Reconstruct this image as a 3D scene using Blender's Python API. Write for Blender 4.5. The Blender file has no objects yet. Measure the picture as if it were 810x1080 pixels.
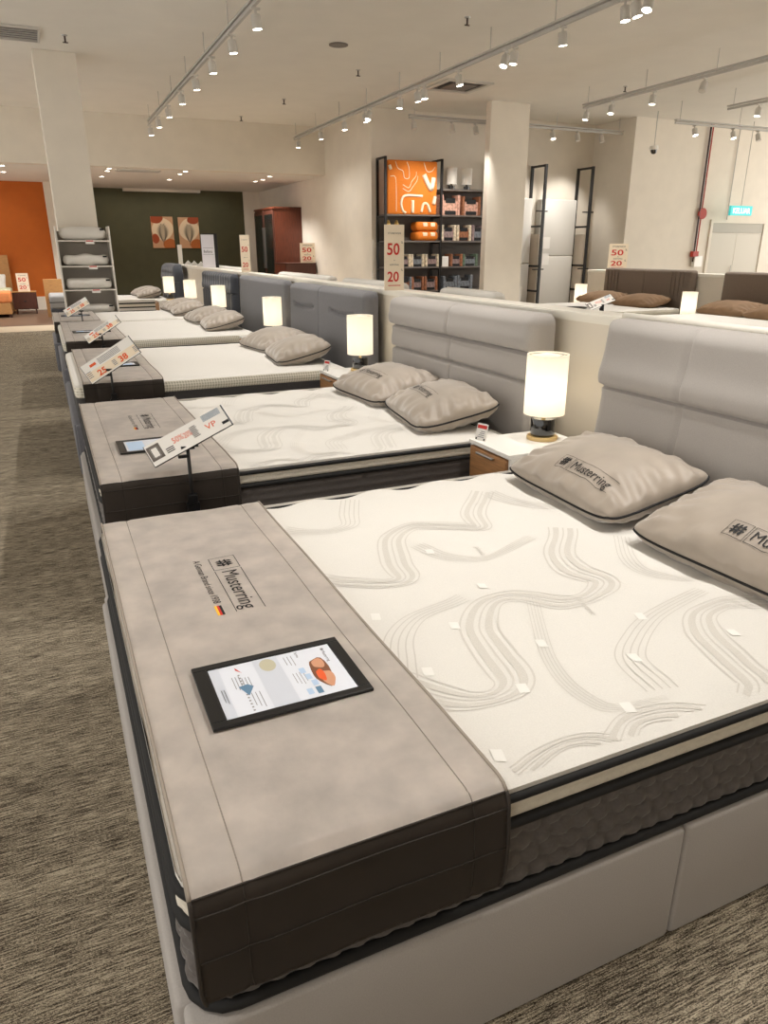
import bpy, bmesh, math, random
from math import sin, cos, pi, sqrt, radians as R, exp
from mathutils import Vector, Matrix
random.seed(7)
SC = bpy.context.scene
COL = SC.collection
# ------------------------------------------------------------------ materials
def lin(c):
    return tuple(((v/255)/12.92 if v/255 <= .04045 else ((v/255+.055)/1.055)**2.4) for v in c) + (1,)
MATS = {}
def mat(name, c, rough=.6, metal=0, noise=None, bump=None, sheen=0, emit=None, coat=0, transm=0):
    """noise=(scale, amount, stretch xyz) varies the colour; bump=(scale, strength)"""
    if name in MATS: return MATS[name]
    m = bpy.data.materials.new(name); m.use_nodes = True
    nt = m.node_tree; b = nt.nodes['Principled BSDF']; L = nt.links.new
    b.inputs['Base Color'].default_value = lin(c)
    b.inputs['Roughness'].default_value = rough
    b.inputs['Metallic'].default_value = metal
    if sheen:
        b.inputs['Sheen Weight'].default_value = sheen; b.inputs['Sheen Roughness'].default_value = .4
    if coat: b.inputs['Coat Weight'].default_value = coat
    if transm: b.inputs['Transmission Weight'].default_value = transm
    if emit:
        b.inputs['Emission Color'].default_value = lin(emit[0]); b.inputs['Emission Strength'].default_value = emit[1]
    tc = nt.nodes.new('ShaderNodeTexCoord')
    if noise:
        mp = nt.nodes.new('ShaderNodeMapping'); mp.inputs['Scale'].default_value = noise[2] if len(noise) > 2 else (1,1,1)
        L(tc.outputs['Object'], mp.inputs['Vector'])
        n = nt.nodes.new('ShaderNodeTexNoise'); n.inputs['Scale'].default_value = noise[0]; n.inputs['Detail'].default_value = 5
        L(mp.outputs['Vector'], n.inputs['Vector'])
        r = nt.nodes.new('ShaderNodeValToRGB'); a = noise[1]
        r.color_ramp.elements[0].position = .3; r.color_ramp.elements[1].position = .7
        r.color_ramp.elements[0].color = tuple(v*(1-a) for v in lin(c)[:3])+(1,)
        r.color_ramp.elements[1].color = tuple(min(1, v*(1+a)) for v in lin(c)[:3])+(1,)
        L(n.outputs['Fac'], r.inputs['Fac']); L(r.outputs['Color'], b.inputs['Base Color'])
    if bump:
        n2 = nt.nodes.new('ShaderNodeTexNoise'); n2.inputs['Scale'].default_value = bump[0]; n2.inputs['Detail'].default_value = 3
        L(tc.outputs['Object'], n2.inputs['Vector'])
        bp = nt.nodes.new('ShaderNodeBump'); bp.inputs['Strength'].default_value = bump[1]; bp.inputs['Distance'].default_value = .01
        L(n2.outputs['Fac'], bp.inputs['Height']); L(bp.outputs['Normal'], b.inputs['Normal'])
    MATS[name] = m
    return m
def carpet_mat():
    m = bpy.data.materials.new('striated_carpet'); m.use_nodes = True
    nt = m.node_tree; b = nt.nodes['Principled BSDF']; L = nt.links.new; N = nt.nodes.new
    tc = N('ShaderNodeTexCoord')
    def ns(scale, det, sx, sy):
        mp = N('ShaderNodeMapping'); mp.inputs['Scale'].default_value = (sx, sy, 1); L(tc.outputs['Object'], mp.inputs['Vector'])
        n = N('ShaderNodeTexNoise'); n.inputs['Scale'].default_value = scale; n.inputs['Detail'].default_value = det
        n.inputs['Roughness'].default_value = .7
        L(mp.outputs['Vector'], n.inputs['Vector']); return n.outputs['Fac']
    a = ns(1, 4, 13, 210); c = ns(1, 3, 150, 380); d = ns(1, 3, 1.6, 9)
    m1 = N('ShaderNodeMath'); m1.operation = 'MULTIPLY_ADD'; m1.inputs[1].default_value = .75; L(c, m1.inputs[0]); L(a, m1.inputs[2])
    m2 = N('ShaderNodeMath'); m2.operation = 'MULTIPLY_ADD'; m2.inputs[1].default_value = .2; L(d, m2.inputs[0]); L(m1.outputs[0], m2.inputs[2])
    r = N('ShaderNodeValToRGB'); e = r.color_ramp.elements
    e[0].position = .78; e[0].color = lin((44, 39, 33)); e[1].position = 1.14; e[1].color = lin((196, 183, 160))
    k = e.new(.95); k.color = lin((102, 92, 78))
    mr = N('ShaderNodeMapRange'); mr.inputs[1].default_value = .93; mr.inputs[2].default_value = 1.54
    g = ns(1, 2, 420, 420)
    m3 = N('ShaderNodeMath'); m3.operation = 'MULTIPLY_ADD'; m3.inputs[1].default_value = .55; L(g, m3.inputs[0]); L(m2.outputs[0], m3.inputs[2])
    L(m3.outputs[0], mr.inputs[0])
    e[0].position = .25; k.position = .46; e[2].position = .72
    L(mr.outputs[0], r.inputs['Fac']); L(r.outputs['Color'], b.inputs['Base Color'])
    b.inputs['Roughness'].default_value = .95; b.inputs['Specular IOR Level'].default_value = .1
    bp = N('ShaderNodeBump'); bp.inputs['Strength'].default_value = .6; bp.inputs['Distance'].default_value = .006
    L(m2.outputs[0], bp.inputs['Height']); L(bp.outputs['Normal'], b.inputs['Normal'])
    return m
def knit_mat(name, c1, c2, k):
    """diagonal diamond knit"""
    m = bpy.data.materials.new(name); m.use_nodes = True
    nt = m.node_tree; b = nt.nodes['Principled BSDF']; L = nt.links.new; N = nt.nodes.new
    tc = N('ShaderNodeTexCoord'); sp = N('ShaderNodeSeparateXYZ'); L(tc.outputs['Object'], sp.inputs[0])
    def mth(op, a, bb):
        n = N('ShaderNodeMath'); n.operation = op
        for i, v in enumerate((a, bb)):
            if v is None: continue
            if isinstance(v, (int, float)): n.inputs[i].default_value = v
            else: L(v, n.inputs[i])
        return n.outputs[0]
    h = mth('ADD', sp.outputs[0], sp.outputs[1])
    p = mth('SINE', mth('MULTIPLY', mth('ADD', h, sp.outputs[2]), k), None)
    q = mth('SINE', mth('MULTIPLY', mth('SUBTRACT', h, sp.outputs[2]), k), None)
    f = mth('MULTIPLY', p, q); f = mth('ADD', mth('MULTIPLY', f, .5), .5)
    r = N('ShaderNodeValToRGB'); r.color_ramp.elements[0].color = lin(c1); r.color_ramp.elements[1].color = lin(c2)
    r.color_ramp.elements[0].position = .3; r.color_ramp.elements[1].position = .6
    L(f, r.inputs['Fac']); L(r.outputs['Color'], b.inputs['Base Color']); b.inputs['Roughness'].default_value = .9
    MATS[name] = m
    return m
def shade_mat():
    m = bpy.data.materials.new('lit_white_lampshade'); m.use_nodes = True
    nt = m.node_tree; nt.nodes.clear(); N = nt.nodes.new; L = nt.links.new
    o = N('ShaderNodeOutputMaterial'); d = N('ShaderNodeBsdfDiffuse'); t = N('ShaderNodeBsdfTranslucent'); x = N('ShaderNodeMixShader')
    d.inputs['Color'].default_value = lin((240, 234, 220)); t.inputs['Color'].default_value = lin((247, 243, 233)); x.inputs[0].default_value = .55
    e = N('ShaderNodeEmission'); e.inputs['Color'].default_value = lin((255, 246, 228)); e.inputs['Strength'].default_value = .17
    a = N('ShaderNodeAddShader')
    L(d.outputs[0], x.inputs[1]); L(t.outputs[0], x.inputs[2]); L(x.outputs[0], a.inputs[0]); L(e.outputs[0], a.inputs[1]); L(a.outputs[0], o.inputs['Surface'])
    MATS['shade'] = m
    return m
WALLC = (226, 217, 203)
M_wall = mat('warm_white_paint', WALLC, .8, noise=(3, .03))
M_ceil = mat('ceiling_paint', (232, 227, 218), .85, noise=(2, .02))
M_cap = mat('white_laminate', (240, 235, 224), .4)
M_green = mat('dark_olive_paint', (80, 77, 52), .8, noise=(4, .05))
M_orange = mat('burnt_orange_paint', (190, 98, 26), .8, noise=(4, .04))
M_carpet = carpet_mat()
M_wood_floor = mat('brown_wood_floor', (110, 88, 70), .45, noise=(6, .2, (1, 8, 1)))
M_thresh = mat('pale_stone_strip', (205, 190, 165), .5)
M_white = mat('white_lacquer', (245, 242, 236), .25)
M_oak = mat('oak_veneer', (176, 128, 84), .5, noise=(9, .22, (14, 1, 14)))
M_oakx = mat('pale_wood', (178, 130, 78), .5, noise=(9, .2, (1, 14, 14)))
M_steel = mat('brushed_metal', (190, 188, 184), .3, 1)
M_black = mat('black_fabric_tape', (24, 23, 23), .8)
M_blackp = mat('black_plastic', (20, 20, 21), .35)
M_blackm = mat('black_metal', (24, 22, 22), .45)
M_gloss = mat('glossy_black_ceramic', (16, 15, 15), .08, coat=1)
M_gold = mat('pale_gold_wood', (222, 190, 130), .35)
M_shade = shade_mat()
M_knit_white = mat('cream_stretch_knit', (218, 214, 207), .9, noise=(260, .035), bump=(220, .15), sheen=.2)
M_band = mat('cream_band_knit', (222, 214, 199), .9, noise=(90, .05), bump=(110, .3))
M_darkq = mat('charcoal_quilt', (92, 86, 83), .75, noise=(160, .12), sheen=.2)
M_darkf = mat('charcoal_border_fabric', (66, 64, 64), .85, noise=(60, .1))
M_emb = mat('grey_embroidery_thread', (203, 198, 190), .9, noise=(420, .10))
M_emb2 = mat('faint_embroidery_thread', (200, 195, 187), .9)
M_emb3 = mat('pale_embroidery_thread', (209, 205, 198), .9)
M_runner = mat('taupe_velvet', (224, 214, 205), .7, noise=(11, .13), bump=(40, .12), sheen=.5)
M_flap = mat('shaded_taupe_velvet', (74, 65, 58), .6, noise=(9, .1), sheen=.15)  # hanging sides: nap and shade darkening put into the colour
M_seam = mat('taupe_seam', (150, 139, 127), .8)
M_seamd = mat('shaded_taupe_seam', (52, 45, 40), .8)  # seams and binding on the flaps, shade put into the colour as well
M_pillow = mat('taupe_satin_velvet', (158, 146, 133), .5, noise=(9, .08), sheen=.6)
M_pillow2 = mat('brown_pillow_cloth', (128, 100, 72), .8, noise=(9, .08))
M_base = mat('light_grey_upholstery', (170, 164, 159), .85, noise=(300, .06), bump=(350, .1), sheen=.2)
M_base2 = mat('slate_upholstery', (104, 104, 110), .85, noise=(60, .06), sheen=.2)
M_base3 = mat('blue_grey_upholstery', (112, 111, 114), .85, noise=(60, .06), sheen=.2)
M_base4 = mat('dark_slate_upholstery', (62, 65, 72), .85, noise=(60, .06), sheen=.2)
M_taupe_h = mat('taupe_upholstery', (118, 104, 92), .85, noise=(60, .06), sheen=.2)
M_ink = mat('black_print', (22, 21, 22), .7)
M_inkg = mat('grey_print', (140, 138, 140), .7)
M_red = mat('red_print', (200, 42, 32), .6)
M_orng = mat('orange_print', (226, 92, 40), .6)
M_yel = mat('yellow_print', (242, 188, 60), .6)
M_paper = mat('white_card', (236, 232, 226), .5)
M_paperb = mat('glossy_brochure_paper', (226, 229, 238), .25)
M_cream = mat('cream_card', (236, 220, 196), .6)
M_bluep = mat('pale_blue_print', (178, 200, 226), .6)
M_steelb = mat('steel_blue_print', (96, 130, 158), .6)
M_skin = mat('tan_print', (206, 150, 118), .6)
M_brownp = mat('brown_print', (126, 78, 52), .6)
M_beigep = mat('beige_print', (190, 184, 160), .6)
M_grey = mat('grey_paint_metal', (186, 182, 176), .45)
M_spot = mat('grey_white_metal', (205, 200, 192), .4)
M_lens = mat('lit_lamp_glass', (255, 250, 240), .3, emit=((255, 244, 226), 14))
M_lens_off = mat('unlit_lamp_glass', (225, 220, 210), .3)
M_pipe = mat('red_pipe_paint', (176, 52, 34), .5)
M_pipe_d = mat('dark_pipe', (60, 40, 34), .5)
M_ward = mat('cherry_wood', (92, 44, 26), .4, noise=(5, .28, (10, 10, 1)))
M_wardd = mat('dark_cherry_wood', (76, 40, 28), .45, noise=(5, .2, (10, 10, 1)))
M_glass_d = mat('dark_mirror_glass', (26, 28, 27), .12)
M_door = mat('grey_door_paint', (206, 199, 186), .6)
M_doord = mat('grey_door_header', (176, 170, 158), .6)
M_shelf = mat('grey_shelf_board', (112, 104, 98), .5)
M_shelfback = mat('dark_taupe_panel', (98, 90, 84), .7)
M_exit = mat('lit_exit_sign', (60, 190, 190), .4, emit=((50, 190, 190), .45))
M_exitw = mat('lit_exit_letters', (240, 255, 255), .4, emit=((225, 255, 255), .8))
M_rack = mat('grey_white_rack', (222, 216, 206), .5)
M_rackb = mat('grey_rack_back', (165, 158, 148), .6)
M_duvet = mat('orange_printed_cotton', (222, 122, 30), .8, noise=(30, .05))
M_duvetw = mat('white_print_cotton', (246, 226, 200), .8)
# ------------------------------------------------------------------ mesh helpers
def nb(): return bmesh.new()
def box(bm, x0, y0, z0, x1, y1, z1, bev=0, seg=2):
    t = bmesh.new(); bmesh.ops.create_cube(t, size=1)
    for v in t.verts:
        v.co = Vector((x0+(v.co.x+.5)*(x1-x0), y0+(v.co.y+.5)*(y1-y0), z0+(v.co.z+.5)*(z1-z0)))
    if bev: bmesh.ops.bevel(t, geom=list(t.edges), offset=bev, segments=seg, affect='EDGES', profile=.5)
    merge(bm, t); return bm
def merge(bm, t):
    me = bpy.data.meshes.new('tmp'); t.to_mesh(me); bm.from_mesh(me); bpy.data.meshes.remove(me); t.free()
def grid(bm, f, nu, nv, closed_u=False):
    V = [[bm.verts.new(f(i/nu, j/nv)) for j in range(nv+1)] for i in range(nu + (0 if closed_u else 1))]
    n = len(V)
    for i in range(nu):
        a, b = V[i], V[(i+1) % n]
        for j in range(nv): bm.faces.new((a[j], b[j], b[j+1], a[j+1]))
    return V
def tube(bm, pts, r, n=8, closed=False, caps=True):
    pts = [Vector(p) for p in pts]; N = len(pts); rings = []; up = None
    for i, p in enumerate(pts):
        a = pts[(i-1) % N] if (closed or i > 0) else p
        b = pts[(i+1) % N] if (closed or i < N-1) else p
        d = (b-a).normalized()
        if up is None: up = d.cross(Vector((0, 0, 1)) if abs(d.z) < .9 else Vector((1, 0, 0))).normalized()
        up = (up - d*up.dot(d)).normalized(); w = d.cross(up)
        rr = r(i/(N-1)) if callable(r) else r
        rings.append([bm.verts.new(p + up*rr*cos(2*pi*k/n) + w*rr*sin(2*pi*k/n)) for k in range(n)])
    for i in range(N if closed else N-1):
        a, b = rings[i], rings[(i+1) % N]
        for k in range(n): bm.faces.new((a[k], a[(k+1) % n], b[(k+1) % n], b[k]))
    if caps and not closed:
        bm.faces.new(rings[0][::-1]); bm.faces.new(rings[-1])
    return bm
def lathe(bm, prof, n=32, c=(0, 0, 0)):
    rings = []
    for r, z in prof:
        rings.append([bm.verts.new((c[0]+r*cos(2*pi*k/n), c[1]+r*sin(2*pi*k/n), c[2]+z)) for k in range(n)] if r > 1e-6 else [bm.verts.new((c[0], c[1], c[2]+z))])
    for a, b in zip(rings, rings[1:]):
        for k in range(n):
            q = [a[k % len(a)], a[(k+1) % len(a)], b[(k+1) % len(b)], b[k % len(b)]]
            u = list(dict.fromkeys(q))
            if len(u) > 2: bm.faces.new(u)
    return bm
def prism(bm, pts2, fn, d):
    """closed outline pts2 mapped by fn(a, b, t) with t in (0, d): a solid plate"""
    a = [bm.verts.new(fn(x, y, 0)) for x, y in pts2]; b = [bm.verts.new(fn(x, y, d)) for x, y in pts2]
    bm.faces.new(a[::-1]); bm.faces.new(b); n = len(a)
    for i in range(n): bm.faces.new((a[i], a[(i+1) % n], b[(i+1) % n], b[i]))
    return bm
def text(bm, s, size, fn, align='LEFT', xs=1, sub=0, bold=0):
    cu = bpy.data.curves.new('t', 'FONT'); cu.body = s; cu.size = size; cu.align_x = align; cu.resolution_u = 3; cu.offset = bold
    ob = bpy.data.objects.new('t', cu); COL.objects.link(ob)
    me = bpy.data.meshes.new_from_object(ob.evaluated_get(bpy.context.evaluated_depsgraph_get()))
    bpy.data.objects.remove(ob); bpy.data.curves.remove(cu)
    t = bmesh.new(); t.from_mesh(me); bpy.data.meshes.remove(me)
    if sub:
        bmesh.ops.triangulate(t, faces=list(t.faces))
        for _ in range(sub): bmesh.ops.subdivide_edges(t, edges=list(t.edges), cuts=1)
    for v in t.verts: v.co = Vector(fn(v.co.x*xs, v.co.y, 0))
    merge(bm, t); return bm
def rect2(bm, a0, b0, a1, b1, fn, n=1):
    grid(bm, lambda u, v: fn(a0+(a1-a0)*u, b0+(b1-b0)*v, 0), n, n); return bm
def obj(name, bm, m, parent=None, smooth=False, loc=None, kind=None):
    bmesh.ops.recalc_face_normals(bm, faces=list(bm.faces))
    me = bpy.data.meshes.new(name); bm.to_mesh(me); bm.free()
    o = bpy.data.objects.new(name, me); COL.objects.link(o); me.materials.append(m)
    if smooth is True: me.polygons.foreach_set('use_smooth', [True]*len(me.polygons))
    elif smooth:
        me.polygons.foreach_set('use_smooth', [True]*len(me.polygons)); me.set_sharp_from_angle(angle=R(smooth))
    if parent: o.parent = parent
    if loc: o.location = loc
    if kind: o['kind'] = kind
    return o
def tag(o, label, cat, group=None):
    o['label'] = label; o['category'] = cat
    if group: o['group'] = group
    return o
def thing(name, label, cat, loc=(0, 0, 0), rz=0, group=None):
    o = bpy.data.objects.new(name, None); COL.objects.link(o); o.empty_display_size = .1
    o.location = loc; o.rotation_euler = (0, 0, rz)
    return tag(o, label, cat, group)
def dup(root, loc, rz=0, label=None, group=None):
    r = root.copy(); COL.objects.link(r); r.location = loc; r.rotation_euler = (0, 0, rz)
    if label: r['label'] = label
    if group: r['group'] = group
    for ch in list(root.children):
        c = ch.copy(); COL.objects.link(c); c.parent = r
        for g in ch.children:
            d = g.copy(); COL.objects.link(d); d.parent = c
    return r
def struct(name, bm, m, **k): return obj(name, bm, m, kind='structure', **k)
def smoothline(pts, n=10):
    out = []; P = [Vector(p) for p in pts]; P = [2*P[0]-P[1]] + P + [2*P[-1]-P[-2]]
    for i in range(1, len(P)-2):
        for k in range(n):
            t = k/n; a, b, c, d = P[i-1:i+3]
            out.append(.5*((2*b)+(c-a)*t+(2*a-5*b+4*c-d)*t*t+(3*b-a-3*c+d)*t**3))
    out.append(P[-2]); return out
# ------------------------------------------------------------------ room shell
CZ = 4.43
struct('floor', box(nb(), -4.5, -7, -.1, 20, 17.2, 0), M_carpet)
struct('trim_1', box(nb(), -4.5, 17.2, -.1, 6.83, 18.5, .001), M_thresh)
struct('floor_back', box(nb(), -4.5, 18.5, -.1, 6.83, 27, 0), M_wood_floor)
struct('ceiling', box(box(nb(), -4.5, -7, CZ, 13.6, 6, CZ+.1), -4.5, 6, CZ, 20, 18.9, CZ+.1), M_ceil)
struct('ceiling_back', box(nb(), -4.5, 18.9, 3.36, 6.83, 27, 3.46), M_ceil)
struct('wall_front_blocker', box(nb(), -4.5, -7.1, 0, 20, -7, CZ), M_wall)  # unseen wall added to block light from behind the camera
struct('trim_2', box(nb(), -4.5, 18.6, 3.36, 6.83, 18.9, CZ), M_wall)
struct('wall_side', box(nb(), 6.83, 15.7, 0, 7.1, 27, CZ), M_wall)
struct('wall_middle', box(nb(), 7.1, 15.7, 0, 12.9, 15.95, CZ), M_wall)
struct('wall_middle_right', box(nb(), 12.8, 14.3, 0, 12.9, 15.7, CZ), M_wall)
struct('wall_right', box(nb(), 12.9, 14.3, 0, 20, 14.5, CZ), M_wall)
struct('wall_back', box(nb(), .9, 24.95, 0, 6.3, 25.1, 3.36), M_green)
struct('wall_back_right', box(nb(), 6.3, 24.9, 0, 6.83, 25.1, 3.36), M_wall)
struct('wall_back_left', box(nb(), -4.5, 23.5, .36, .38, 23.65, 3.36), M_orange)
struct('baseboard_back_left', box(nb(), -4.5, 23.48, 0, .38, 23.65, .36), M_wall)
struct('wall_back_middle', box(nb(), .38, 23.3, 0, .9, 25.1, 3.36), M_wall)
struct('trim_3', box(nb(), 2.6, 24.7, 3.28, 4.9, 24.94, 3.36), M_wall)
def column(name, x0, y0, x1, y1):
    struct(name, box(nb(), x0, y0, 0, x1, y1, CZ, .01), M_wall)
column('wall_pillar_left', .34, 13.4, .95, 14.0)
column('wall_pillar_centre', 8.74, 14.0, 9.69, 14.18)
# partition behind the row of headboards (very slightly askew)
def XP(y): return 2.52 + .0145*(y-3.15)
def partition():
    b = nb()
    def f(x0, x1, z0, z1):
        v = [b.verts.new((XP(y)+x, y, z)) for y in (-.6, 17.0) for x in (x0, x1) for z in (z0, z1)]
        for q in ((0, 1, 3, 2), (4, 6, 7, 5), (0, 4, 5, 1), (2, 3, 7, 6), (1, 5, 7, 3), (0, 2, 6, 4)): b.faces.new([v[i] for i in q])
    f(.015, .165, 0, 1.27); o = struct('wall_partition', b, M_wall)
    b = nb(); v = [b.verts.new((XP(y)+x, y, z)) for y in (-.62, 17.02) for x in (0, .19) for z in (1.27, 1.315)]
    for q in ((0, 1, 3, 2), (4, 6, 7, 5), (0, 4, 5, 1), (2, 3, 7, 6), (1, 5, 7, 3), (0, 2, 6, 4)): b.faces.new([v[i] for i in q])
    bmesh.ops.bevel(b, geom=list(b.edges), offset=.006, segments=2, affect='EDGES')
    struct('trim_4', b, M_cap)
partition()
struct('wall_partition_right', box(nb(), 9.1, 1.0, 0, 9.25, 11.0, 1.22), M_wall)
struct('trim_5', box(nb(), 9.08, .98, 1.22, 9.27, 11.02, 1.265, .006), M_cap)
# double door in the right wall
b = nb(); box(b, 15.52, 14.26, 0, 15.6, 14.3, 2.3); box(b, 17.42, 14.26, 0, 17.5, 14.3, 2.3); box(b, 15.6, 14.26, 2.22, 17.42, 14.3, 2.3)
struct('trim_6', b, M_wall)
dr = struct('door_1', box(box(nb(), 15.6, 14.285, 0, 16.5, 14.3, 1.98), 16.51, 14.285, 0, 17.42, 14.3, 1.98), M_door)
obj('door_header', box(nb(), 15.6, 14.28, 1.99, 17.42, 14.3, 2.22), M_doord, dr)
obj('door_handle', tube(nb(), [(16.42, 14.25, .9), (16.42, 14.25, 1.2)], .012), M_steel, dr)
# ------------------------------------------------------------------ soft furnishing builders
def inset(y, W, r):
    d = abs(y)-(W/2-r)
    return 0 if d <= 0 else r-sqrt(max(0, r*r-d*d))
def perim(L, W, r, step):
    """rounded-rectangle loop centred on the middle; yields (x, y, nx, ny, s)"""
    P = []; s = 0
    def seg(x0, y0, x1, y1, nx, ny):
        nonlocal s
        l = sqrt((x1-x0)**2+(y1-y0)**2); n = max(1, int(l/step))
        for i in range(n): P.append((x0+(x1-x0)*i/n, y0+(y1-y0)*i/n, nx, ny, s+l*i/n))
        s += l
    def arc(cx, cy, a0):
        nonlocal s
        n = max(4, int(r*pi/2/step))
        for i in range(n):
            a = a0+pi/2*i/n; P.append((cx+r*cos(a), cy+r*sin(a), cos(a), sin(a), s+r*pi/2*i/n))
        s += r*pi/2
    a, c = L/2-r, W/2-r
    seg(-a, -W/2, a, -W/2, 0, -1); arc(a, -c, -pi/2); seg(L/2, -c, L/2, c, 1, 0); arc(a, c, 0)
    seg(a, W/2, -a, W/2, 0, 1); arc(-a, c, pi/2); seg(-L/2, c, -L/2, -c, -1, 0); arc(-a, -c, pi)
    return P
def band(bm, L, W, r, z0, z1, nz, step, disp=None, off=0):
    P = perim(L, W, r, step); rows = []
    for j in range(nz+1):
        z = z0+(z1-z0)*j/nz
        rows.append([bm.verts.new((x+nx*(off+(disp(s, j/nz) if disp else 0)), y+ny*(off+(disp(s, j/nz) if disp else 0)), z)) for x, y, nx, ny, s in P])
    n = len(P)
    for a, c in zip(rows, rows[1:]):
        for k in range(n): bm.faces.new((a[k], a[(k+1) % n], c[(k+1) % n], c[k]))
    return rows
def piping(L, W, r, z, rad, off=0, step=.06):
    b = nb(); tube(b, [(x+nx*off, y+ny*off, z) for x, y, nx, ny, s in perim(L, W, r, step)], rad, 8, closed=True); return b
DIMPLES = []
for i in range(8):
    for j in range(8):
        DIMPLES.append((-.94+.27*i+(.13 if j % 2 else 0), -.80+.23*j))
def plush(x, y, L, W):
    z = 0
    for dx, dy in DIMPLES:
        q = ((x-dx)**2+(y-dy)**2)/(.055**2)
        if q < 6: z -= .0065*exp(-q)
    z += .0035*sin(x*9+y*4)*sin(y*11-x*3)
    e = min(L/2-abs(x)+.0, W/2-abs(y)); k = max(0, 1-e/.1)
    z += (.013*sin(x*21)*(abs(y) > abs(x)*.6)-.002)*k*(1-.3*k) - .014*k*k
    return z
def mattress_top(L, W, r, T, f, nx, ny):
    b = nb()
    def P(u, v):
        y = (v-.5)*W; h = L/2-inset(y, W, r); x = (2*u-1)*h
        return (x, y, T+f(x, y))
    V = grid(b, P, nx, ny)
    return b
EMB = [  # embroidered wave bundles, in metres from the foot-near corner of the mattress
 ('A', .055, [(1.613, 2.516), (1.433, 2.297), (1.383, 2.168), (1.265, 2.223), (1.147, 2.277), (1.029, 2.193), (.956, 2.011), (.924, 1.874), (.826, 1.874), (.66, 1.99)]),
 ('B', .06, [(1.66, 2.02), (1.614, 1.958), (1.495, 1.822), (1.462, 1.696), (1.482, 1.583), (1.366, 1.517), (1.268, 1.539), (1.173, 1.618), (1.071, 1.608), (.976, 1.506), (.935, 1.362), (.913, 1.245), (.849, 1.202), (.769, 1.211), (.702, 1.269), (.64, 1.36)]),
 ('C', .06, [(2.1, 1.62), (2.03, 1.4), (2.0, 1.29), (1.9, 1.24), (1.798, 1.283), (1.714, 1.321), (1.603, 1.3), (1.525, 1.216), (1.481, 1.095), (1.448, .985), (1.40, .95)]),
 ('d', .045, [(1.72, 1.41), (1.672, 1.4), (1.542, 1.37), (1.437, 1.335), (1.342, 1.282), (1.237, 1.19), (1.216, 1.06)]),
 ('e', .045, [(1.02, 1.67), (.97, 1.654), (.843, 1.627), (.751, 1.552), (.694, 1.439), (.66, 1.36)]),
 ('f', .02, [(1.212, 1.587), (1.137, 1.452), (1.06, 1.305), (1.024, 1.194), (1.028, 1.106), (1.069, 1.047), (1.2, 1.03)]),
 ('G', .04, [(.735, .965), (.80, .985), (.87, .995), (.935, .985), (.99, .955)]),
 ('H', .05, [(.99, .955), (1.06, 1.0), (1.14, .995), (1.21, .965), (1.25, .945)]),
 ('g', .04, [(1.05, 2.66), (.98, 2.5), (.93, 2.38), (.82, 2.36), (.7, 2.45)]),
 ('h', .03, [(1.5, 2.0), (1.35, 1.93), (1.22, 1.9), (1.12, 1.97), (1.08, 2.1)]),
 ('i', .03, [(1.8, 1.86), (1.7, 1.72), (1.66, 1.6), (1.74, 1.5), (1.86, 1.5)]),
 ('j', .04, [(2.05, 2.3), (1.9, 2.2), (1.75, 2.24), (1.66, 2.36), (1.63, 2.5)]),
]
def embroidery(L, W, T, o, ms):
    for nm, w0, pts in EMB:
        b = nb(); strong = nm.isupper()
        C = [(p.x-.06-L/2, p.y-.93-W/2) for p in smoothline([(x, y, 0) for x, y in pts], 12)]
        n = len(C); ws = []
        for i in range(n):
            a, c = C[max(0, i-1)], C[min(n-1, i+1)]; dx, dy = c[0]-a[0], c[1]-a[1]; l = sqrt(dx*dx+dy*dy) or 1
            ws.append((dx/l, dy/l, w0*(.35+.65*abs(dy/l))))
        wsm = [sum(ws[k][2] for k in range(max(0, i-8), min(n, i+9)))/(min(n, i+9)-max(0, i-8)) for i in range(n)]
        lines = (-1, -.5, 0, .5, 1)
        for q, wk in zip(lines, (.45, 1.75, .45, 1.75, .45) if strong else (1, 1, 1, 1, 1)):
            prev = None
            for i in range(n):
                dx, dy, _ = ws[i]; w = wsm[i]; hw = w*(.115*wk if strong else .045)
                row = []
                for sgn in (-1, 1):
                    x = C[i][0]-dy*(q*w+sgn*hw); y = C[i][1]+dx*(q*w+sgn*hw)
                    row.append((x, y))
                ok = all(abs(x) < L/2-.03 and abs(y) < W/2-.03 for x, y in row)
                if ok:
                    vs = [b.verts.new((x, y, T+plush(x, y, L, W)+.0012)) for x, y in row]
                    if prev: b.faces.new((prev[0], prev[1], vs[1], vs[0]))
                    prev = vs
                else: prev = None
        obj('embroidered_wave', b, ms[0] if strong else ms[1], o, True)
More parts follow.
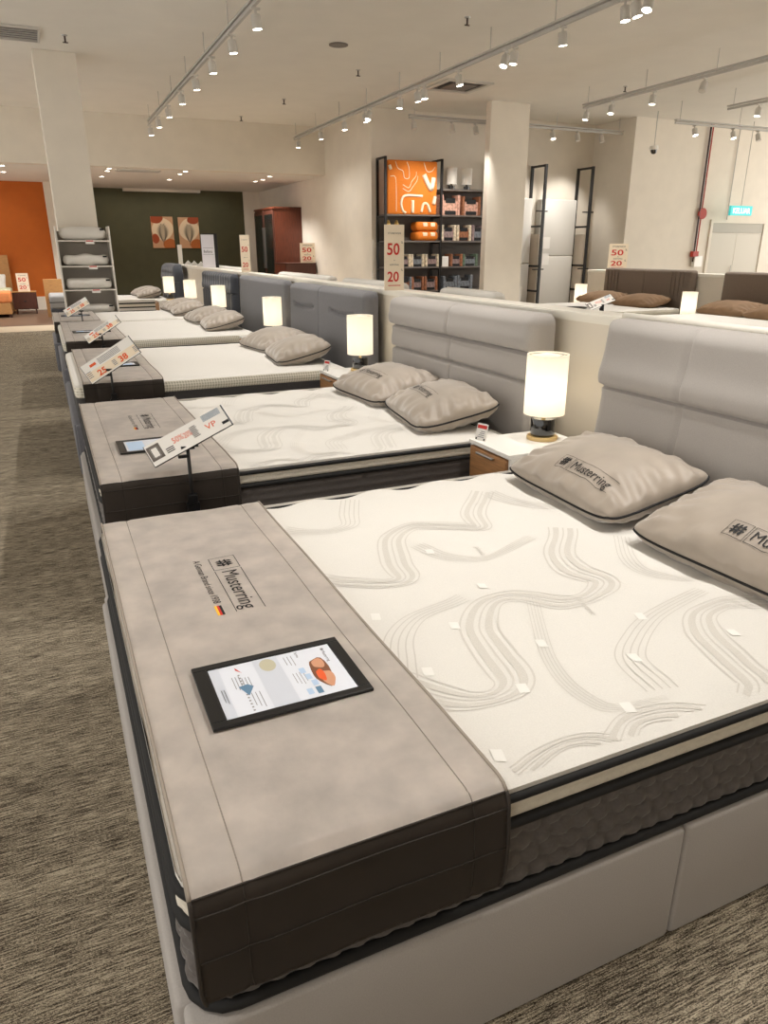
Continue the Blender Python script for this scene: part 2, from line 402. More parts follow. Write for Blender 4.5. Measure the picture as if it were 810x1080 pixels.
def mattress_plush(loc, L, W, H, T, label, detail):
    """pillow-top mattress: white plush top, cream band, black piping, charcoal quilted border"""
    o = thing('mattress', label, 'mattress', (loc[0]+L/2, loc[1]+W/2, T-H))
    r = .075; st = .012 if detail else .03
    T = H
    f = lambda x, y: plush(x, y, L, W)
    obj('plush_top', mattress_top(L, W, r, T, f, 170 if detail else 80, 150 if detail else 70), M_knit_white, o, True)
    def puff(s, t): return .006*abs(sin(pi*s/.045+(pi/2 if t > .5 else 0)))*abs(sin(pi*t*2))
    bb = nb(); band(bb, L, W, r, T-.076, T-.034, 6, st, puff); obj('cream_band', bb, M_band, o, True)
    bb = nb(); band(bb, L, W, r, T-.036, T-.005, 2, .03); obj('top_edge', bb, M_knit_white, o, True)
    cell = .052; rowh = .042
    def quilt(s, t):
        z = t*(H-.125); k = int(z/rowh); u = (s/cell+(.5 if k % 2 else 0)) % 1-.5; v = (z/rowh) % 1-.5
        d = max(0, 1-(u*u*4.2+v*v*3.6)); return .012*sqrt(d)
    bb = nb(); band(bb, L, W, r, .022, T-.103, 22 if detail else 12, st, quilt, -.006); obj('quilted_border', bb, M_darkq, o, True)
    for z, rad in ((T-.026, .0105), (T-.09, .0125), (.012, .0125)):
        obj('piping', piping(L, W, r, z, rad, .001), M_black, o, True)
    bb = nb(); box(bb, -L/2+.03, -W/2+.03, .001, L/2-.03, W/2-.03, T-.04); obj('core', bb, M_darkf, o)
    embroidery(L, W, T, o, (M_emb, M_emb2) if detail else (M_emb3, M_emb3))
    if detail:
        for i, (x, y) in enumerate([(.734, 1.677), (.913, 1.535), (.735, 1.357), (1.079, 1.358), (.726, 1.024), (.911, 1.202), (1.248, 1.192), (1.088, 1.038), (1.426, 1.36), (1.595, 1.185), (1.093, 2.024), (1.121, 1.724)]):
            X, Y = x-.06-L/2, y-.93-W/2
            bb = nb(); grid(bb, lambda u, v: (X+(u-.5)*.024+(v-.5)*.01, Y+(v-.5)*.036-(u-.5)*.01, T+plush(X+(u-.5)*.032, Y+(v-.5)*.04, L, W)+.002), 4, 4)
            obj('stitched_patch', bb, mat('white_stitching', (230, 227, 221), .9), o, True)
        for s, x, y, a in (('biorytmic', 1.33, 1.53, -.25), ('physio', 1.26, 2.0, -.2), ('bioactive', .70, 1.05, -1.4)):
            X, Y = x-.06-L/2, y-.93-W/2
            def tf(p, q, t): 
                xx = X+p*sin(a)+q*cos(a); yy = Y-p*cos(a)+q*sin(a)
                return (xx, yy, T+plush(xx, yy, L, W)+.0015)
            obj('stitched_lettering', text(nb(), s, .028, tf, sub=1), M_emb, o)
    return o
def mattress_foam(loc, L, W, H, T, label, side=.095, stripes=False):
    o = thing('mattress', label, 'mattress', (loc[0]+L/2, loc[1]+W/2, T-H)); r = .06; T = H
    def f(x, y):
        e = min(L/2-abs(x), W/2-abs(y)); k = max(0, 1-e/.06); return -.018*k*k+.002*sin(7*x)*sin(6*y)
    obj('cover_top', mattress_top(L, W, r, T, f, 60, 50), M_knit_white, o, True)
    if stripes:
        z = T-.015
        for i, (h, m) in enumerate(((.05, M_knit_white), (.03, M_black), (.05, M_band), (.025, M_black), (.05, M_knit_white), (.05, M_black))):
            bb = nb(); band(bb, L, W, r, z-h, z, 2, .05); obj('border_band', bb, m, o, True); z -= h
    else:
        def puff(s, t): return .007*sin(pi*t)
        bb = nb(); band(bb, L, W, r, T-side, T-.016, 4, .04, puff); obj('knit_side', bb, MATS['mesh_knit'], o, True)
        bb = nb(); band(bb, L, W, r, 0.001, T-side, 3, .05); obj('lower_border', bb, M_darkf, o, True)
    bb = nb(); box(bb, -L/2+.03, -W/2+.03, .001, L/2-.03, W/2-.03, T-.03); obj('core', bb, M_darkf, o)
    return o
knit_mat('mesh_knit', (196, 190, 172), (244, 239, 226), 150)
def logo(bm, x, fn, s):
    """three bold strokes tied by two cross bars, s = icon height"""
    for k in (-1, 0, 1):
        c = x+k*s*.27
        pts = [(c-.02*s, -.5*s), (c+.075*s, -.38*s), (c+.1*s, -.12*s), (c+.03*s, .1*s), (c+.1*s, .36*s), (c+.03*s, .5*s), (c-.085*s, .36*s), (c-.1*s, .1*s), (c-.03*s, -.1*s), (c-.1*s, -.36*s)]
        bm.faces.new([bm.verts.new(fn(a, b, 0)) for a, b in pts])
    for q in (-.14, .14):
        rect2(bm, x-.48*s, (q-.055)*s, x+.48*s, (q+.055)*s, lambda a, b_, t: fn(a, b_+.06*s*sin((a-x)/s*5), .0003), 3)
def frame2(bm, a0, b0, a1, b1, w, fn, sides='lrtb', n=8):
    if 'b' in sides: rect2(bm, a0, b0, a1, b0+w, fn, n)
    if 't' in sides: rect2(bm, a0, b1-w, a1, b1, fn, n)
    if 'l' in sides: rect2(bm, a0, b0, a0+w, b1, fn, n)
    if 'r' in sides: rect2(bm, a1-w, b0, a1, b1, fn, n)
def runner(loc, Lx, W, top, hang, label, logo_on=True, tray=True, tray_lab=None, tray_y=.5, group=None, tray_w=(.375, .26)):
    """foot-of-bed throw draped over both long sides; local x = from foot, y = from near side"""
    o = thing('bed_runner', label, 'bed runner', loc)
    ra = .045; e = .019; z1 = top+e
    path = []
    n = 14
    for i in range(n): path.append((-e-.012*sin(pi*i/n)*.5, z1-hang+(hang-ra)*i/n))
    for i in range(8): a = pi-(pi/2)*i/7; path.append((-e+ra+ra*cos(a), z1-ra+ra*sin(a)))
    m = 90
    for i in range(1, m): path.append((-e+ra+(W+2*e-2*ra)*i/m, z1))
    for i in range(8): a = pi/2-(pi/2)*i/7; path.append((W+e-ra+ra*cos(a), z1-ra+ra*sin(a)))
    for i in range(1, n+1): path.append((W+e+.012*sin(pi*i/n)*.5, z1-ra-(hang-ra)*i/n))
    N = len(path); NX = 46
    seams = (.088, Lx-.075)
    def S(u, v, off=0):
        k = v*(N-1); i = min(N-2, int(k)); t = k-i
        y = path[i][0]*(1-t)+path[i+1][0]*t; z = path[i][1]*(1-t)+path[i+1][1]*t
        dy, dz = path[i+1][0]-path[i][0], path[i+1][1]-path[i][1]; l = sqrt(dy*dy+dz*dz)
        ny, nz = -dz/l, dy/l
        x = u*Lx
        low = min(k, N-1-k)
        if low < 3: x = Lx/2+(x-Lx/2)*(1-.022*(1-low/3)**2)
        g = sum(.004*exp(-((x-s)/.009)**2) for s in seams)
        puffz = .003*sin(y*7+x*5)*sin(x*9) if abs(nz) > .9 else .002*sin(x*14)
        d = off-g+puffz
        return (x, y+ny*d, z+nz*d)
    k0 = (n+3)/(N-1)     # the flap seam sits on the rounded edge
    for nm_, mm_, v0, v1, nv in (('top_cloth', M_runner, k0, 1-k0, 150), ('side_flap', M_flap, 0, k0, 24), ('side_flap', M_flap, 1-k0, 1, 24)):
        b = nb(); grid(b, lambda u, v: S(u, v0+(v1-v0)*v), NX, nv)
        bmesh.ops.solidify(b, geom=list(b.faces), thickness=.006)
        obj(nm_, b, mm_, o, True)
    # seams and edge binding
    for s in seams: obj('seam', tube(nb(), [S(s/Lx, k0+(1-2*k0)*k/160, .0012) for k in range(161)], .0015, 5), M_seam, o, True)
    for far in (0, 1):
        b = nb(); w0 = (1-k0)*far
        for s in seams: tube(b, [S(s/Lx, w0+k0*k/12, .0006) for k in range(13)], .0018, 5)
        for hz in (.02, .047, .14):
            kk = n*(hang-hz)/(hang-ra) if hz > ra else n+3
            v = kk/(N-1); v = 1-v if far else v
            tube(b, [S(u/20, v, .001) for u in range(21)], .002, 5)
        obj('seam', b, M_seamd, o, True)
    for u in (0, 1):
        obj('binding', tube(nb(), [S(u, k0+(1-2*k0)*k/120, .001) for k in range(121)], .004, 6), M_seam, o, True)
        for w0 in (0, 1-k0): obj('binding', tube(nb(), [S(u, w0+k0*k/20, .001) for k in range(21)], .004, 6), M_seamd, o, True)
    def onrun(x, y, t=0): return (x, y, z1+.003*sin(y*7+x*5)*sin(x*9)+.0018+t)
    if logo_on:
        b = nb()   # reading direction -y, letter tops towards +x
        yc = W/2+.20
        def fn(a, q, t): return onrun(.34+q, yc-a, t)
        s = .055; logo(b, -.145, fn, s)
        frame2(b, -.195, -.043, -.095, .043, .0022, fn)
        text(b, 'Musterring', .07, lambda a, q, t: fn(-.082+a, q-.022, t), sub=1, xs=.92)
        frame2(b, -.088, -.043, .21, .043, .0022, fn, 'tb')
        frame2(b, .16, -.043, .21, .043, .0022, fn, '')
        text(b, 'A German Brand since 1938', .032, lambda a, q, t: fn(-.2+a, q-.092, t), sub=1, xs=.92)
        obj('printed_logo', b, M_ink, o)
        for k, mm in enumerate((M_ink, M_red, M_yel)):
            b = nb(); rect2(b, .155, -.075-.007*k-.007, .215, -.075-.007*k, fn, 3)
            b2 = obj('flag_print', b, mm, o)
    if tray:
        t = thing('brochure_frame', tray_lab, 'sign holder', (loc[0]+.31, loc[1]+tray_y, loc[2]+z1+.002), 0, 'brochure frames on the bed runners' if group else None)
        hx, hy = tray_w[0]/2, tray_w[1]/2
        b = nb(); w = .022
        box(b, -hx, -hy, 0, hx, -hy+w, .009, .002); box(b, -hx, hy-w, 0, hx, hy, .009, .002)
        box(b, -hx, -hy+w, 0, -hx+w*1.5, hy-w, .009, .002); box(b, hx-w*1.3, -hy+w, 0, hx, hy-w, .009, .002)
        box(b, -hx+.004, -hy+.004, 0, hx-.004, hy-.004, .003)
        obj('frame', b, M_blackp, t)
        px0, py0, px1, py1 = -hx+.036, -hy+w, hx-.03, hy-w
        obj('brochure', box(nb(), px0, py0, .003, px1, py1, .005), M_paperb, t)
        if logo_on == 'full':
            W2, H2 = px1-px0, py1-py0
            # page read from the aisle side: text lines run towards -y... page top at +x
            def fn(a, q, tt): return (px0+W2*q, py1-H2*a, .0053+tt)   # a across the page 0..1, q up the page 0..1
            def lines(bm, a0, a1, q0, q1, n, th=.006):
                for k in range(n):
                    q = q0+(q1-q0)*k/max(1, n-1); rect2(bm, a0, q-th/2, a0+(a1-a0)*(.8+.2*((k*7) % 3)/2), q+th/2, fn)
            b = nb(); rect2(b, 0, 0, 1, .08, fn); rect2(b, .0, .35, 1, .36, fn); rect2(b, .0, .36, .98, .55, lambda a, q, tt: fn(a, q, .0001)); obj('tinted_panel', b, mat('light_grey_print', (206, 210, 220), .4), t)
            b = nb()
            for k in range(16):
                pass
            bm = b; bm.faces.new([bm.verts.new(fn(.16+.13*cos(2*pi*k/20), .455+.065*sin(2*pi*k/20), .0003)) for k in range(20)]); obj('picture', b, M_beigep, t)
            b = nb(); lines(b, .36, .9, .38, .53, 7, .006); lines(b, .08, .3, .60, .66, 3, .006); lines(b, .45, .7, .60, .68, 4, .005); lines(b, .25, .55, .15, .2, 3); lines(b, .62, .92, .24, .3, 3); lines(b, .3, .52, .22, .27, 3); lines(b, .45, .75, .04, .06, 2)
            for k in range(6): rect2(b, .22+.06*k, .2, .245+.06*k, .215, fn); rect2(b, .62+.06*k, .2, .645+.06*k, .215, fn)
            obj('printed_text', b, M_inkg, t)
            b = nb(); logo(b, .09, lambda a, q, tt: fn(a, .93+q*.55, .0002), .05); text(b, 'Musterring', .055, lambda a, q, tt: fn(.13+a, .915+q*.7, .0002), xs=1); text(b, 'Series', .05, lambda a, q, tt: fn(.03+a, .7+q*.7, .0002)); obj('printed_heading', b, M_ink, t)
            b = nb()
            for q0, a0 in ((.66, .38), (.68, .52), (.70, .66), (.63, .8)): rect2(b, a0, q0, a0+.11, q0+.045, lambda a, q, tt: fn(a, q, .0002))
            obj('blue_print', b, M_bluep, t)
            b = nb(); rect2(b, .8, .7, .93, .745, lambda a, q, tt: fn(a, q, .0003)); obj('steel_blue_print', b, M_steelb, t); b = nb(); b.faces.new([b.verts.new(fn(a, q, .0003)) for a, q in ((.46, .17), (.66, .22), (.5, .28), (.44, .24))]); obj('steel_blue_print', b, M_steelb, t)
            b = nb(); b.faces.new([b.verts.new(fn(a, q, .0002)) for a, q in ((.06, .2), (.2, .24), (.12, .2))]); obj('red_print', b, M_red, t)
            blob = lambda ca, cq, ra_, rq, ph=0: [(ca+ra_*cos(2*pi*k/18)*(1+.15*sin(3*2*pi*k/18+ph)), cq+rq*sin(2*pi*k/18)*(1+.12*cos(2*2*pi*k/18+ph))) for k in range(18)]
            b = nb(); b.faces.new([b.verts.new(fn(a, q, .0002)) for a, q in blob(.52, .82, .3, .08, 1)]); obj('photo_print', b, M_brownp, t)
            b = nb(); b.faces.new([b.verts.new(fn(a, q, .0004)) for a, q in blob(.36, .83, .1, .055)]); b.faces.new([b.verts.new(fn(a, q, .0004)) for a, q in blob(.68, .84, .16, .05, 2)]); obj('photo_print', b, M_skin, t)
            b = nb(); b.faces.new([b.verts.new(fn(a, q, .0006)) for a, q in blob(.6, .8, .12, .035, .5)]); obj('photo_print', b, M_orng, t)
        else:
            b = nb(); rect2(b, px0+.01, py0+.02, px0+.09, py1-.02, lambda a, q, tt: (a, q, .0053)); rect2(b, px1-.1, py0+.03, px1-.02, py1-.06, lambda a, q, tt: (a, q, .0053)); obj('printed_panel', b, M_bluep, t)
    return o
def pillow_fn(w, d, T, seed):
    rnd = random.Random(seed); ph = [rnd.uniform(0, 6.28) for _ in range(6)]
    def F(u, v, side):
        cr = 1-.075*(u*u*v*v)**3
        x = d/2*u*(1-.05*(1-v*v))*cr; y = w/2*v*(1-.04*(1-u*u))*cr
        q = max(0, (1-u*u)*(1-v*v)); h = q**.40
        wr = (.010*sin(9*v+5*u+ph[0])+.008*sin(16*v-6*u+ph[1])+.006*sin(13*u+4*v+ph[2]))*(1-h)*min(1, q*9)
        wr += (.016*sin(22*u+9*abs(v)+ph[3])*max(0, abs(v)-.45)+.010*sin(26*v+6*u+ph[4])*max(0, abs(u)-.5))*min(1, q*8)
        if side > 0: z = T*.62*h+wr
        else: z = -T*.5*h+wr*.5
        z += .018*(abs(u*v))**3          # corners lift a little
        return Vector((x, y, z))
    return F
def pillow(loc, rz, tilt, label, seed, w=.75, d=.51, T=.2, m=None, with_logo=False, pipe=True, group=None, roll=0):
    o = thing('pillow', label, 'pillow', loc, rz, group)
    F = pillow_fn(w, d, T, seed); Mt = Matrix.Rotation(roll, 4, 'X') @ Matrix.Rotation(-tilt, 4, 'Y')
    cl = lambda p: Vector((p.x, p.y, p.z))
    G = lambda u, v, s: Mt @ F(u, v, s)
    b = nb(); n = 44
    ss = lambda t: sin((t-.5)*pi)*.55+(2*t-1)*.45
    grid(b, lambda i, j: G(ss(i), ss(j), 1), n, n); grid(b, lambda i, j: G(ss(i), ss(j), -1), n, n)
    bmesh.ops.remove_doubles(b, verts=list(b.verts), dist=.0004)
    obj('cushion', b, m or M_pillow, o, True)
    if pipe:
        pts = []
        for k in range(30): pts.append(G(-1, -1+2*k/30, 1))
        for k in range(24): pts.append(G(-1+2*k/24, 1, 1))
        for k in range(30): pts.append(G(1, 1-2*k/30, 1))
        for k in range(24): pts.append(G(1-2*k/24, -1, 1))
        obj('piping', tube(nb(), pts, .005, 6, closed=True), M_black, o, True)
    if with_logo:
        uc, vc, sl = with_logo
        def fn(a, q, t):
            u = uc+(q)/(d/2); v = vc-a/(w/2)
            p = F(u, v, 1); e = .01
            nrm = (F(u+e, v, 1)-p).cross(F(u, v+e, 1)-p).normalized()
            return Mt @ (p+nrm*(.003+t))
        b = nb(); s = .05; logo(b, -.135, fn, s)
        frame2(b, -.172, -.036, -.098, .036, .0018, fn); frame2(b, -.092, -.036, .18, .036, .0018, fn, 'tbl')
        text(b, 'Musterring', .062, lambda a, q, t: fn(-.084+a, q-.02, t), sub=1, xs=.88)
        obj('printed_logo', b, M_ink, o)
    return o
def headboard(par, x0, y0, y1, z0, z1, T, m, rows=(), cols=(), rnd=.06, rad=.05, recl=0, depth=.022, notch=None, ripple=None, overhang=0):
    """upholstered panel, front faces -x; x0 = back plane"""
    W = y1-y0; H = z1-z0; yc = (y0+y1)/2
    NY, NZ = (150, 110) if y0 < 4 and x0 < 3 else (90, 70)
    def ins(z):
        d = z-(z1-rnd)
        return 0 if d <= 0 else rnd-sqrt(max(0, rnd*rnd-d*d))
    def front(u, v):
        z = z0+H*v; hw = W/2-ins(z); y = yc+(2*u-1)*hw
        e = min(hw-abs(y-yc)+.0005, (z1-z)+.0005)
        k = min(1, e/rad); f = T*(sqrt(max(0, 1-(1-k)**2))*.55+.45)
        if overhang and rows:
            f -= overhang*(1-1/(1+exp(-(z-rows[0])/.012)))
        for r_ in rows: f -= depth*1.3*exp(-((z-r_)/.009)**2); f += .012*exp(-((z-r_-.06)/.06)**2)
        for c_ in cols: f -= depth*.7*exp(-((y-c_)/.010)**2)
        if notch:
            for c_, w_ in notch:
                if abs(y-c_) < w_:
                    zz = notch_z-.02*cos((y-c_)/w_*pi/2); f -= .035*exp(-((z-zz)/.018)**2)*min(1, (w_-abs(y-c_))/.05)
        if ripple: f += .012*abs(sin((y-y0)*pi/ripple))-.012
        return (x0-f+recl*(v-1)*1.0, y, z)
    b = nb(); V = grid(b, front, NY, NZ)
    back = [[b.verts.new((x0, V[i][j].co.y, V[i][j].co.z)) for j in (0, NZ)] for i in (0, NY)]
    B = [[b.verts.new((x0+.0, V[i][j].co.y, V[i][j].co.z)) for j in range(NZ+1)] for i in (0, NY)]
    for s, i in ((0, 0), (1, NY)):
        for j in range(NZ): b.faces.new((V[i][j], V[i][j+1], B[s][j+1], B[s][j]))
    top = [B[0][NZ]]+[b.verts.new((x0, V[i][NZ].co.y, z1)) for i in range(1, NY)]+[B[1][NZ]]
    for i in range(NY): b.faces.new((V[i][NZ], V[i+1][NZ], top[i+1], top[i]))
    bmesh.ops.delete(b, geom=[v for row in back for v in row], context='VERTS')
    for j in range(NZ): b.faces.new((B[0][j], B[0][j+1], B[1][j+1], B[1][j]))
    return obj('headboard', b, m, par, 50)
notch_z = 1.1
def bed_base(label, x0, y0, L, W, h, m, split=None):
    o = thing('bed', label, 'bed', (x0, y0, 0))
    if split:
        obj('side_panel', box(nb(), 0, 0, 0, split, .07, h, .014, 3), m, o, 40)
        obj('side_panel', box(nb(), split+.003, 0, 0, L, .07, h, .014, 3), m, o, 40)
    else: obj('side_panel', box(nb(), 0, 0, 0, L, .07, h, .014, 3), m, o, 40)
    obj('side_panel', box(nb(), 0, W-.07, 0, L, W, h, .014, 3), m, o, 40)
    obj('foot_panel', box(nb(), -.012, .06, 0, .06, W-.06, h, .014, 3), m, o, 40)
    obj('slat_base', box(nb(), .06, .07, h-.12, L, W-.07, h-.006), M_darkf, o)
    return o
# ------------------------------------------------------------------ the row of beds
# bed 1 (nearest)
W1 = 1.82
f = bed_base('light grey upholstered bed with three column headboard under the large embroidered mattress', .04, .912, 2.22, W1+.036, .348, M_base, 1.158)
headboard(f, 2.475-.04, .98-.912, 2.69-.912, .3, 1.325, .13, M_base, rows=(1.02,), cols=(1.59-.912, 2.17-.912), rnd=.03, rad=.06, recl=.125, overhang=.035)
obj('top_roll', tube(nb(), [(2.462-.04, .98-.912, 1.332), (2.462-.04, 2.69-.912, 1.332)], .016, 10), M_cap, f, True)
obj('back_panel', box(nb(), 2.475-.04, .98-.912, .0, 2.49-.04, 2.69-.912, 1.3), M_base, f)
mattress_plush((.060, .93), 2.135, W1, .285, .635, 'large white mattress with grey embroidered waves and black piping beside the printed brochure', True)
runner((.070, .93, 0), .607, W1, .637, .245, 'large taupe velvet bed runner with crisp black lettering and printed brochure on it', 'full', True, 'large black framed brochure with couple photo lying on the taupe bed runner', 1.44-.93)
pillow((2.03, 2.25, .728), R(-3), R(13), 'taupe pillow with full printed logo beside the white nightstand with black lamp', 3, with_logo=(-.58, -.26, 0))
pillow((2.035, 1.45, .728), R(3), R(13), 'taupe pillow with lettering cut off by the right edge of the photo', 5, with_logo=(-.58, -.36, 0))
# bed 2
f = bed_base('light grey bed with two column, three row padded headboard, second bed of the row', .07, 3.17, 2.2, 1.88, .36, M_base)
headboard(f, 2.46-.07, 3.2-3.17, 5.02-3.17, .3, 1.30, .15, M_base, rows=(1.10, .94), cols=(4.11-3.17,), rnd=.06, rad=.055, recl=.03, overhang=.03, depth=.03)
mattress_plush((.1, 3.2), 2.1, 1.82, .29, .667, 'white mattress with faint waves and dark quilted side below the two column headboard', False)
runner((.1, 3.2, 0), .60, 1.82, .669, .245, 'taupe velvet bed runner at the foot of the second bed', True, True, 'black framed brochure lying on the second bed runner', .52, True)
pillow((2.05, 4.5, .745), R(4), R(12), 'taupe pillow with black piping, farther of two on the second bed', 11, with_logo=(-.35, .0, 0))
pillow((2.05, 3.72, .745), R(-9), R(12), 'taupe pillow with black piping, nearer of two on the second bed', 12, with_logo=(-.3, .05, 0))
# bed 3
f = bed_base('slate bed with two panel headboard marked by curved notches, third bed of the row', .07, 5.69, 2.25, 2.1, .395, M_base2)
headboard(f, 2.50-.07, 5.62-5.69, 7.68-5.69, .3, 1.295, .12, M_base3, cols=(6.75-5.69,), rnd=.06, rad=.05, recl=.03, notch=((6.15-5.69, .33), (7.22-5.69, .33)))
mattress_foam((.1, 5.72), 2.15, 2.04, .29, .688, 'white foam mattress with diamond knit side on the third bed')
runner((.16, 5.72, 0), .57, 2.04, .690, .17, 'taupe bed runner at the foot of the third bed', False, True, 'slim black framed card on the third bed runner', .75, True, (.34, .2))
pillow((2.03, 7.15, .76), R(8), R(12), 'taupe pillow, farther of two on the third bed', 21)
pillow((2.0, 6.3, .765), R(-6), R(14), 'taupe pillow, nearer of two on the third bed', 22)
# bed 4
f = bed_base('grey bed with plain smooth headboard, fourth bed of the row', .07, 8.52, 2.25, 2.33, .405, M_base2)
headboard(f, 2.56-.07, 8.15-8.52, 10.3-8.52, .3, 1.29, .09, M_base3, rnd=.07, rad=.05, recl=.02)
mattress_foam((.1, 8.55), 2.15, 2.27, .28, .69, 'white foam mattress with diamond knit side on the fourth bed')
runner((.13, 8.55, 0), .62, 2.27, .692, .17, 'taupe bed runner at the foot of the fourth bed', False, True, 'slim black framed card on the fourth bed runner', .8, True, (.42, .2))
pillow((1.98, 10.2, .765), R(5), R(12), 'taupe pillow, farther of two on the fourth bed', 31)
pillow((1.98, 9.3, .765), R(-5), R(14), 'taupe pillow, nearer of two on the fourth bed', 32)
# bed 5
f = bed_base('dark grey bed with vertical channel headboard, fifth bed of the row', .03, 11.22, 2.3, 1.66, .385, M_base2)
headboard(f, 2.6-.03, 10.85-11.22, 13.1-11.22, .3, 1.28, .11, M_base4, rows=(1.0,), rnd=.07, rad=.05, recl=.02, ripple=.17)
mattress_foam((.06, 11.25), 2.2, 1.6, .28, .67, 'white mattress on the fifth bed in front of the pillow rack')
runner((.06, 11.25, 0), .60, 1.6, .672, .17, 'taupe bed runner at the foot of the fifth bed', False, True, 'slim black framed card on the fifth bed runner', .75, True, (.40, .2))
pillow((2.0, 12.6, .74), R(5), R(12), 'taupe pillow, farther of two on the fifth bed', 41)
pillow((2.0, 11.85, .74), R(-5), R(14), 'taupe pillow, nearer of two on the fifth bed', 42)
# bed 6 (beyond the pillow rack)
f = bed_base('dark bed with rounded channel headboard beyond the pillow rack', .4, 15.74, 2.0, 1.7, .40, M_base4)
headboard(f, 2.62-.4, 15.62-15.74, 17.4-15.74, .3, 1.34, .2, M_base4, rows=(1.0,), rnd=.25, rad=.15, recl=.02, ripple=.2)
mattress_foam((.45, 15.77), 1.85, 1.6, .26, .68, 'black and white striped mattress beyond the pillow rack', stripes=True)
pillow((1.98, 16.9, .75), R(5), R(12), 'taupe pillow, farther of two on the striped mattress', 51)
pillow((1.98, 16.2, .75), R(-5), R(14), 'taupe pillow, nearer of two on the striped mattress', 52)
# ------------------------------------------------------------------ nightstands and lamps
def nightstand(x0, y0, x1, y1, h, label):
    o = thing('nightstand', label, 'nightstand', ((x0+x1)/2, (y0+y1)/2, 0)); hx, hy = (x1-x0)/2, (y1-y0)/2
    b = nb(); box(b, -hx, -hy, h-.022, hx, hy, h, .002); box(b, -hx+.012, -hy, .06, hx, -hy+.02, h-.022); box(b, -hx+.012, hy-.02, .06, hx, hy, h-.022)
    box(b, hx-.02, -hy+.02, .06, hx, hy-.02, h-.022); box(b, -hx+.012, -hy+.02, .06, hx-.02, hy-.02, .08)
    obj('carcass', b, M_white, o)
    zs = (h-.20, h-.385, h-.57)
    for k, z in enumerate(zs):
        d = obj('drawer', box(nb(), -hx-.004, -hy+.022, z+.003, -hx+.016, hy-.022, z+.17, .002), M_oak, o)
        obj('handle', box(nb(), -hx-.022, -hy+.12, z+.145, -hx-.004, hy-.1, z+.156, .003), M_steel, d)
    for sx in (-1, 1):
        for sy in (-1, 1): obj('leg', tube(nb(), [(sx*(hx-.04), sy*(hy-.04), 0), (sx*(hx-.04), sy*(hy-.04), .062)], .016), M_white, o)
    return o
NS = [(1.93, 2.79, 2.42, 3.165, .689, 'white nightstand with wood drawers beside the bed with the large embroidered mattress'),
      (1.98, 5.24, 2.44, 5.66, .689, 'white nightstand with wood drawers between the second and third beds'),
      (1.98, 7.85, 2.40, 8.42, .685, 'white nightstand between the third and fourth beds'),
      (2.08, 10.9, 2.44, 11.18, .685, 'white nightstand between the fourth and fifth beds'),
      (2.08, 13.2, 2.48, 13.65, .68, 'white nightstand behind the pillows of the fifth bed'),
      (2.0, 15.1, 2.42, 15.55, .68, 'white nightstand beside the striped mattress')]
for a in NS: nightstand(*a)
def bulb(loc, e):
    l = bpy.data.lights.new('lamp_bulb', 'POINT'); l.energy = e; l.color = (1, .95, .87); l.shadow_soft_size = .035
    o = bpy.data.objects.new('lamp_bulb', l); COL.objects.link(o); o.location = loc; return o
def table_lamp(label, loc):
    o = thing('table_lamp', label, 'lamp', loc, 0)
    obj('base', lathe(nb(), [(0, 0), (.078, 0), (.08, .006), (.08, .016), (.077, .02), (0, .02)], 40), M_gold, o, 40)
    obj('body', lathe(nb(), [(0, .02), (.06, .02), (.064, .028), (.064, .105), (.060, .112), (0, .112)], 40), M_gloss, o, 40)
    obj('stem', tube(nb(), [(0, 0, .112), (0, 0, .2)], .011), M_gold, o)
    obj('lamp_shade', lathe(nb(), [(.105, .135), (.105, .44), (.102, .44), (.102, .135), (.105, .135)], 48), M_shade, o, 40)
    b = nb(); tube(b, [(.1*cos(2*pi*k/30), .1*sin(2*pi*k/30), .43) for k in range(30)], .002, 6, closed=True)
    for a in (0, 2.1, 4.2): tube(b, [(0, 0, .40), (.1*cos(a), .1*sin(a), .43)], .0015, 6)
    obj('shade_ring', b, M_steel, o)
    return o
LP = [(2.275, 3.0, .689), (2.27, 5.47, .689), (2.3, 8.1, .685), (2.33, 11.04, .685), (2.34, 13.42, .68), (2.26, 15.28, .68)]
LL = ['largest lit table lamp, with glossy black base, between the two light grey headboards', 'lit table lamp on the nightstand between the second and third beds',
      'lit table lamp between the third and fourth headboards', 'lit table lamp between the fourth and fifth headboards', 'lit table lamp beyond the fifth headboard', 'lit table lamp farthest away, beside the striped mattress']
lamp0 = None
for p, l in zip(LP, LL):
    if lamp0 is None: lamp0 = table_lamp(l, p)
    else: dup(lamp0, p, 0, l)
    bulb((p[0], p[1], p[2]+.27), .65)
# ------------------------------------------------------------------ price tags and sign stands
def price_tag(loc, rz, label, w=.07, h=.085):
    o = thing('price_tag', label, 'price tag', loc, rz)
    F = lambda a, q, t: (-t-.0+q*.25, a, q)
    obj('holder', prism(nb(), [(-w/2, 0), (w/2, 0), (w/2, h), (-w/2, h)], lambda a, q, t: (q*.25+t, a, q), .003), M_paper, o)
    b = nb(); rect2(b, -w/2+.004, h*.72, w/2-.004, h-.006, lambda a, q, t: (q*.25-.001, a, q)); obj('red_heading', b, M_red, o)
    b = nb()
    for k in range(4): rect2(b, -w/2+.012, h*(.2+.11*k), w/2-.014-.006*k, h*(.2+.11*k)+.004, lambda a, q, t: (q*.25-.001, a, q))
    obj('printed_text', b, M_inkg, o)
    b = nb()
    for a0 in (-w/2+.004, w/2-.014): rect2(b, a0, .004, a0+.010, .014, lambda a, q, t: (q*.25-.0012, a, q))
    obj('black_mark', b, M_ink, o)
    return o
price_tag((1.955, 3.10, .689), R(18), 'small red and white price tag on the nightstand beside the largest lamp')
price_tag((2.0, 5.56, .689), R(18), 'small red and white price tag on the second nightstand')
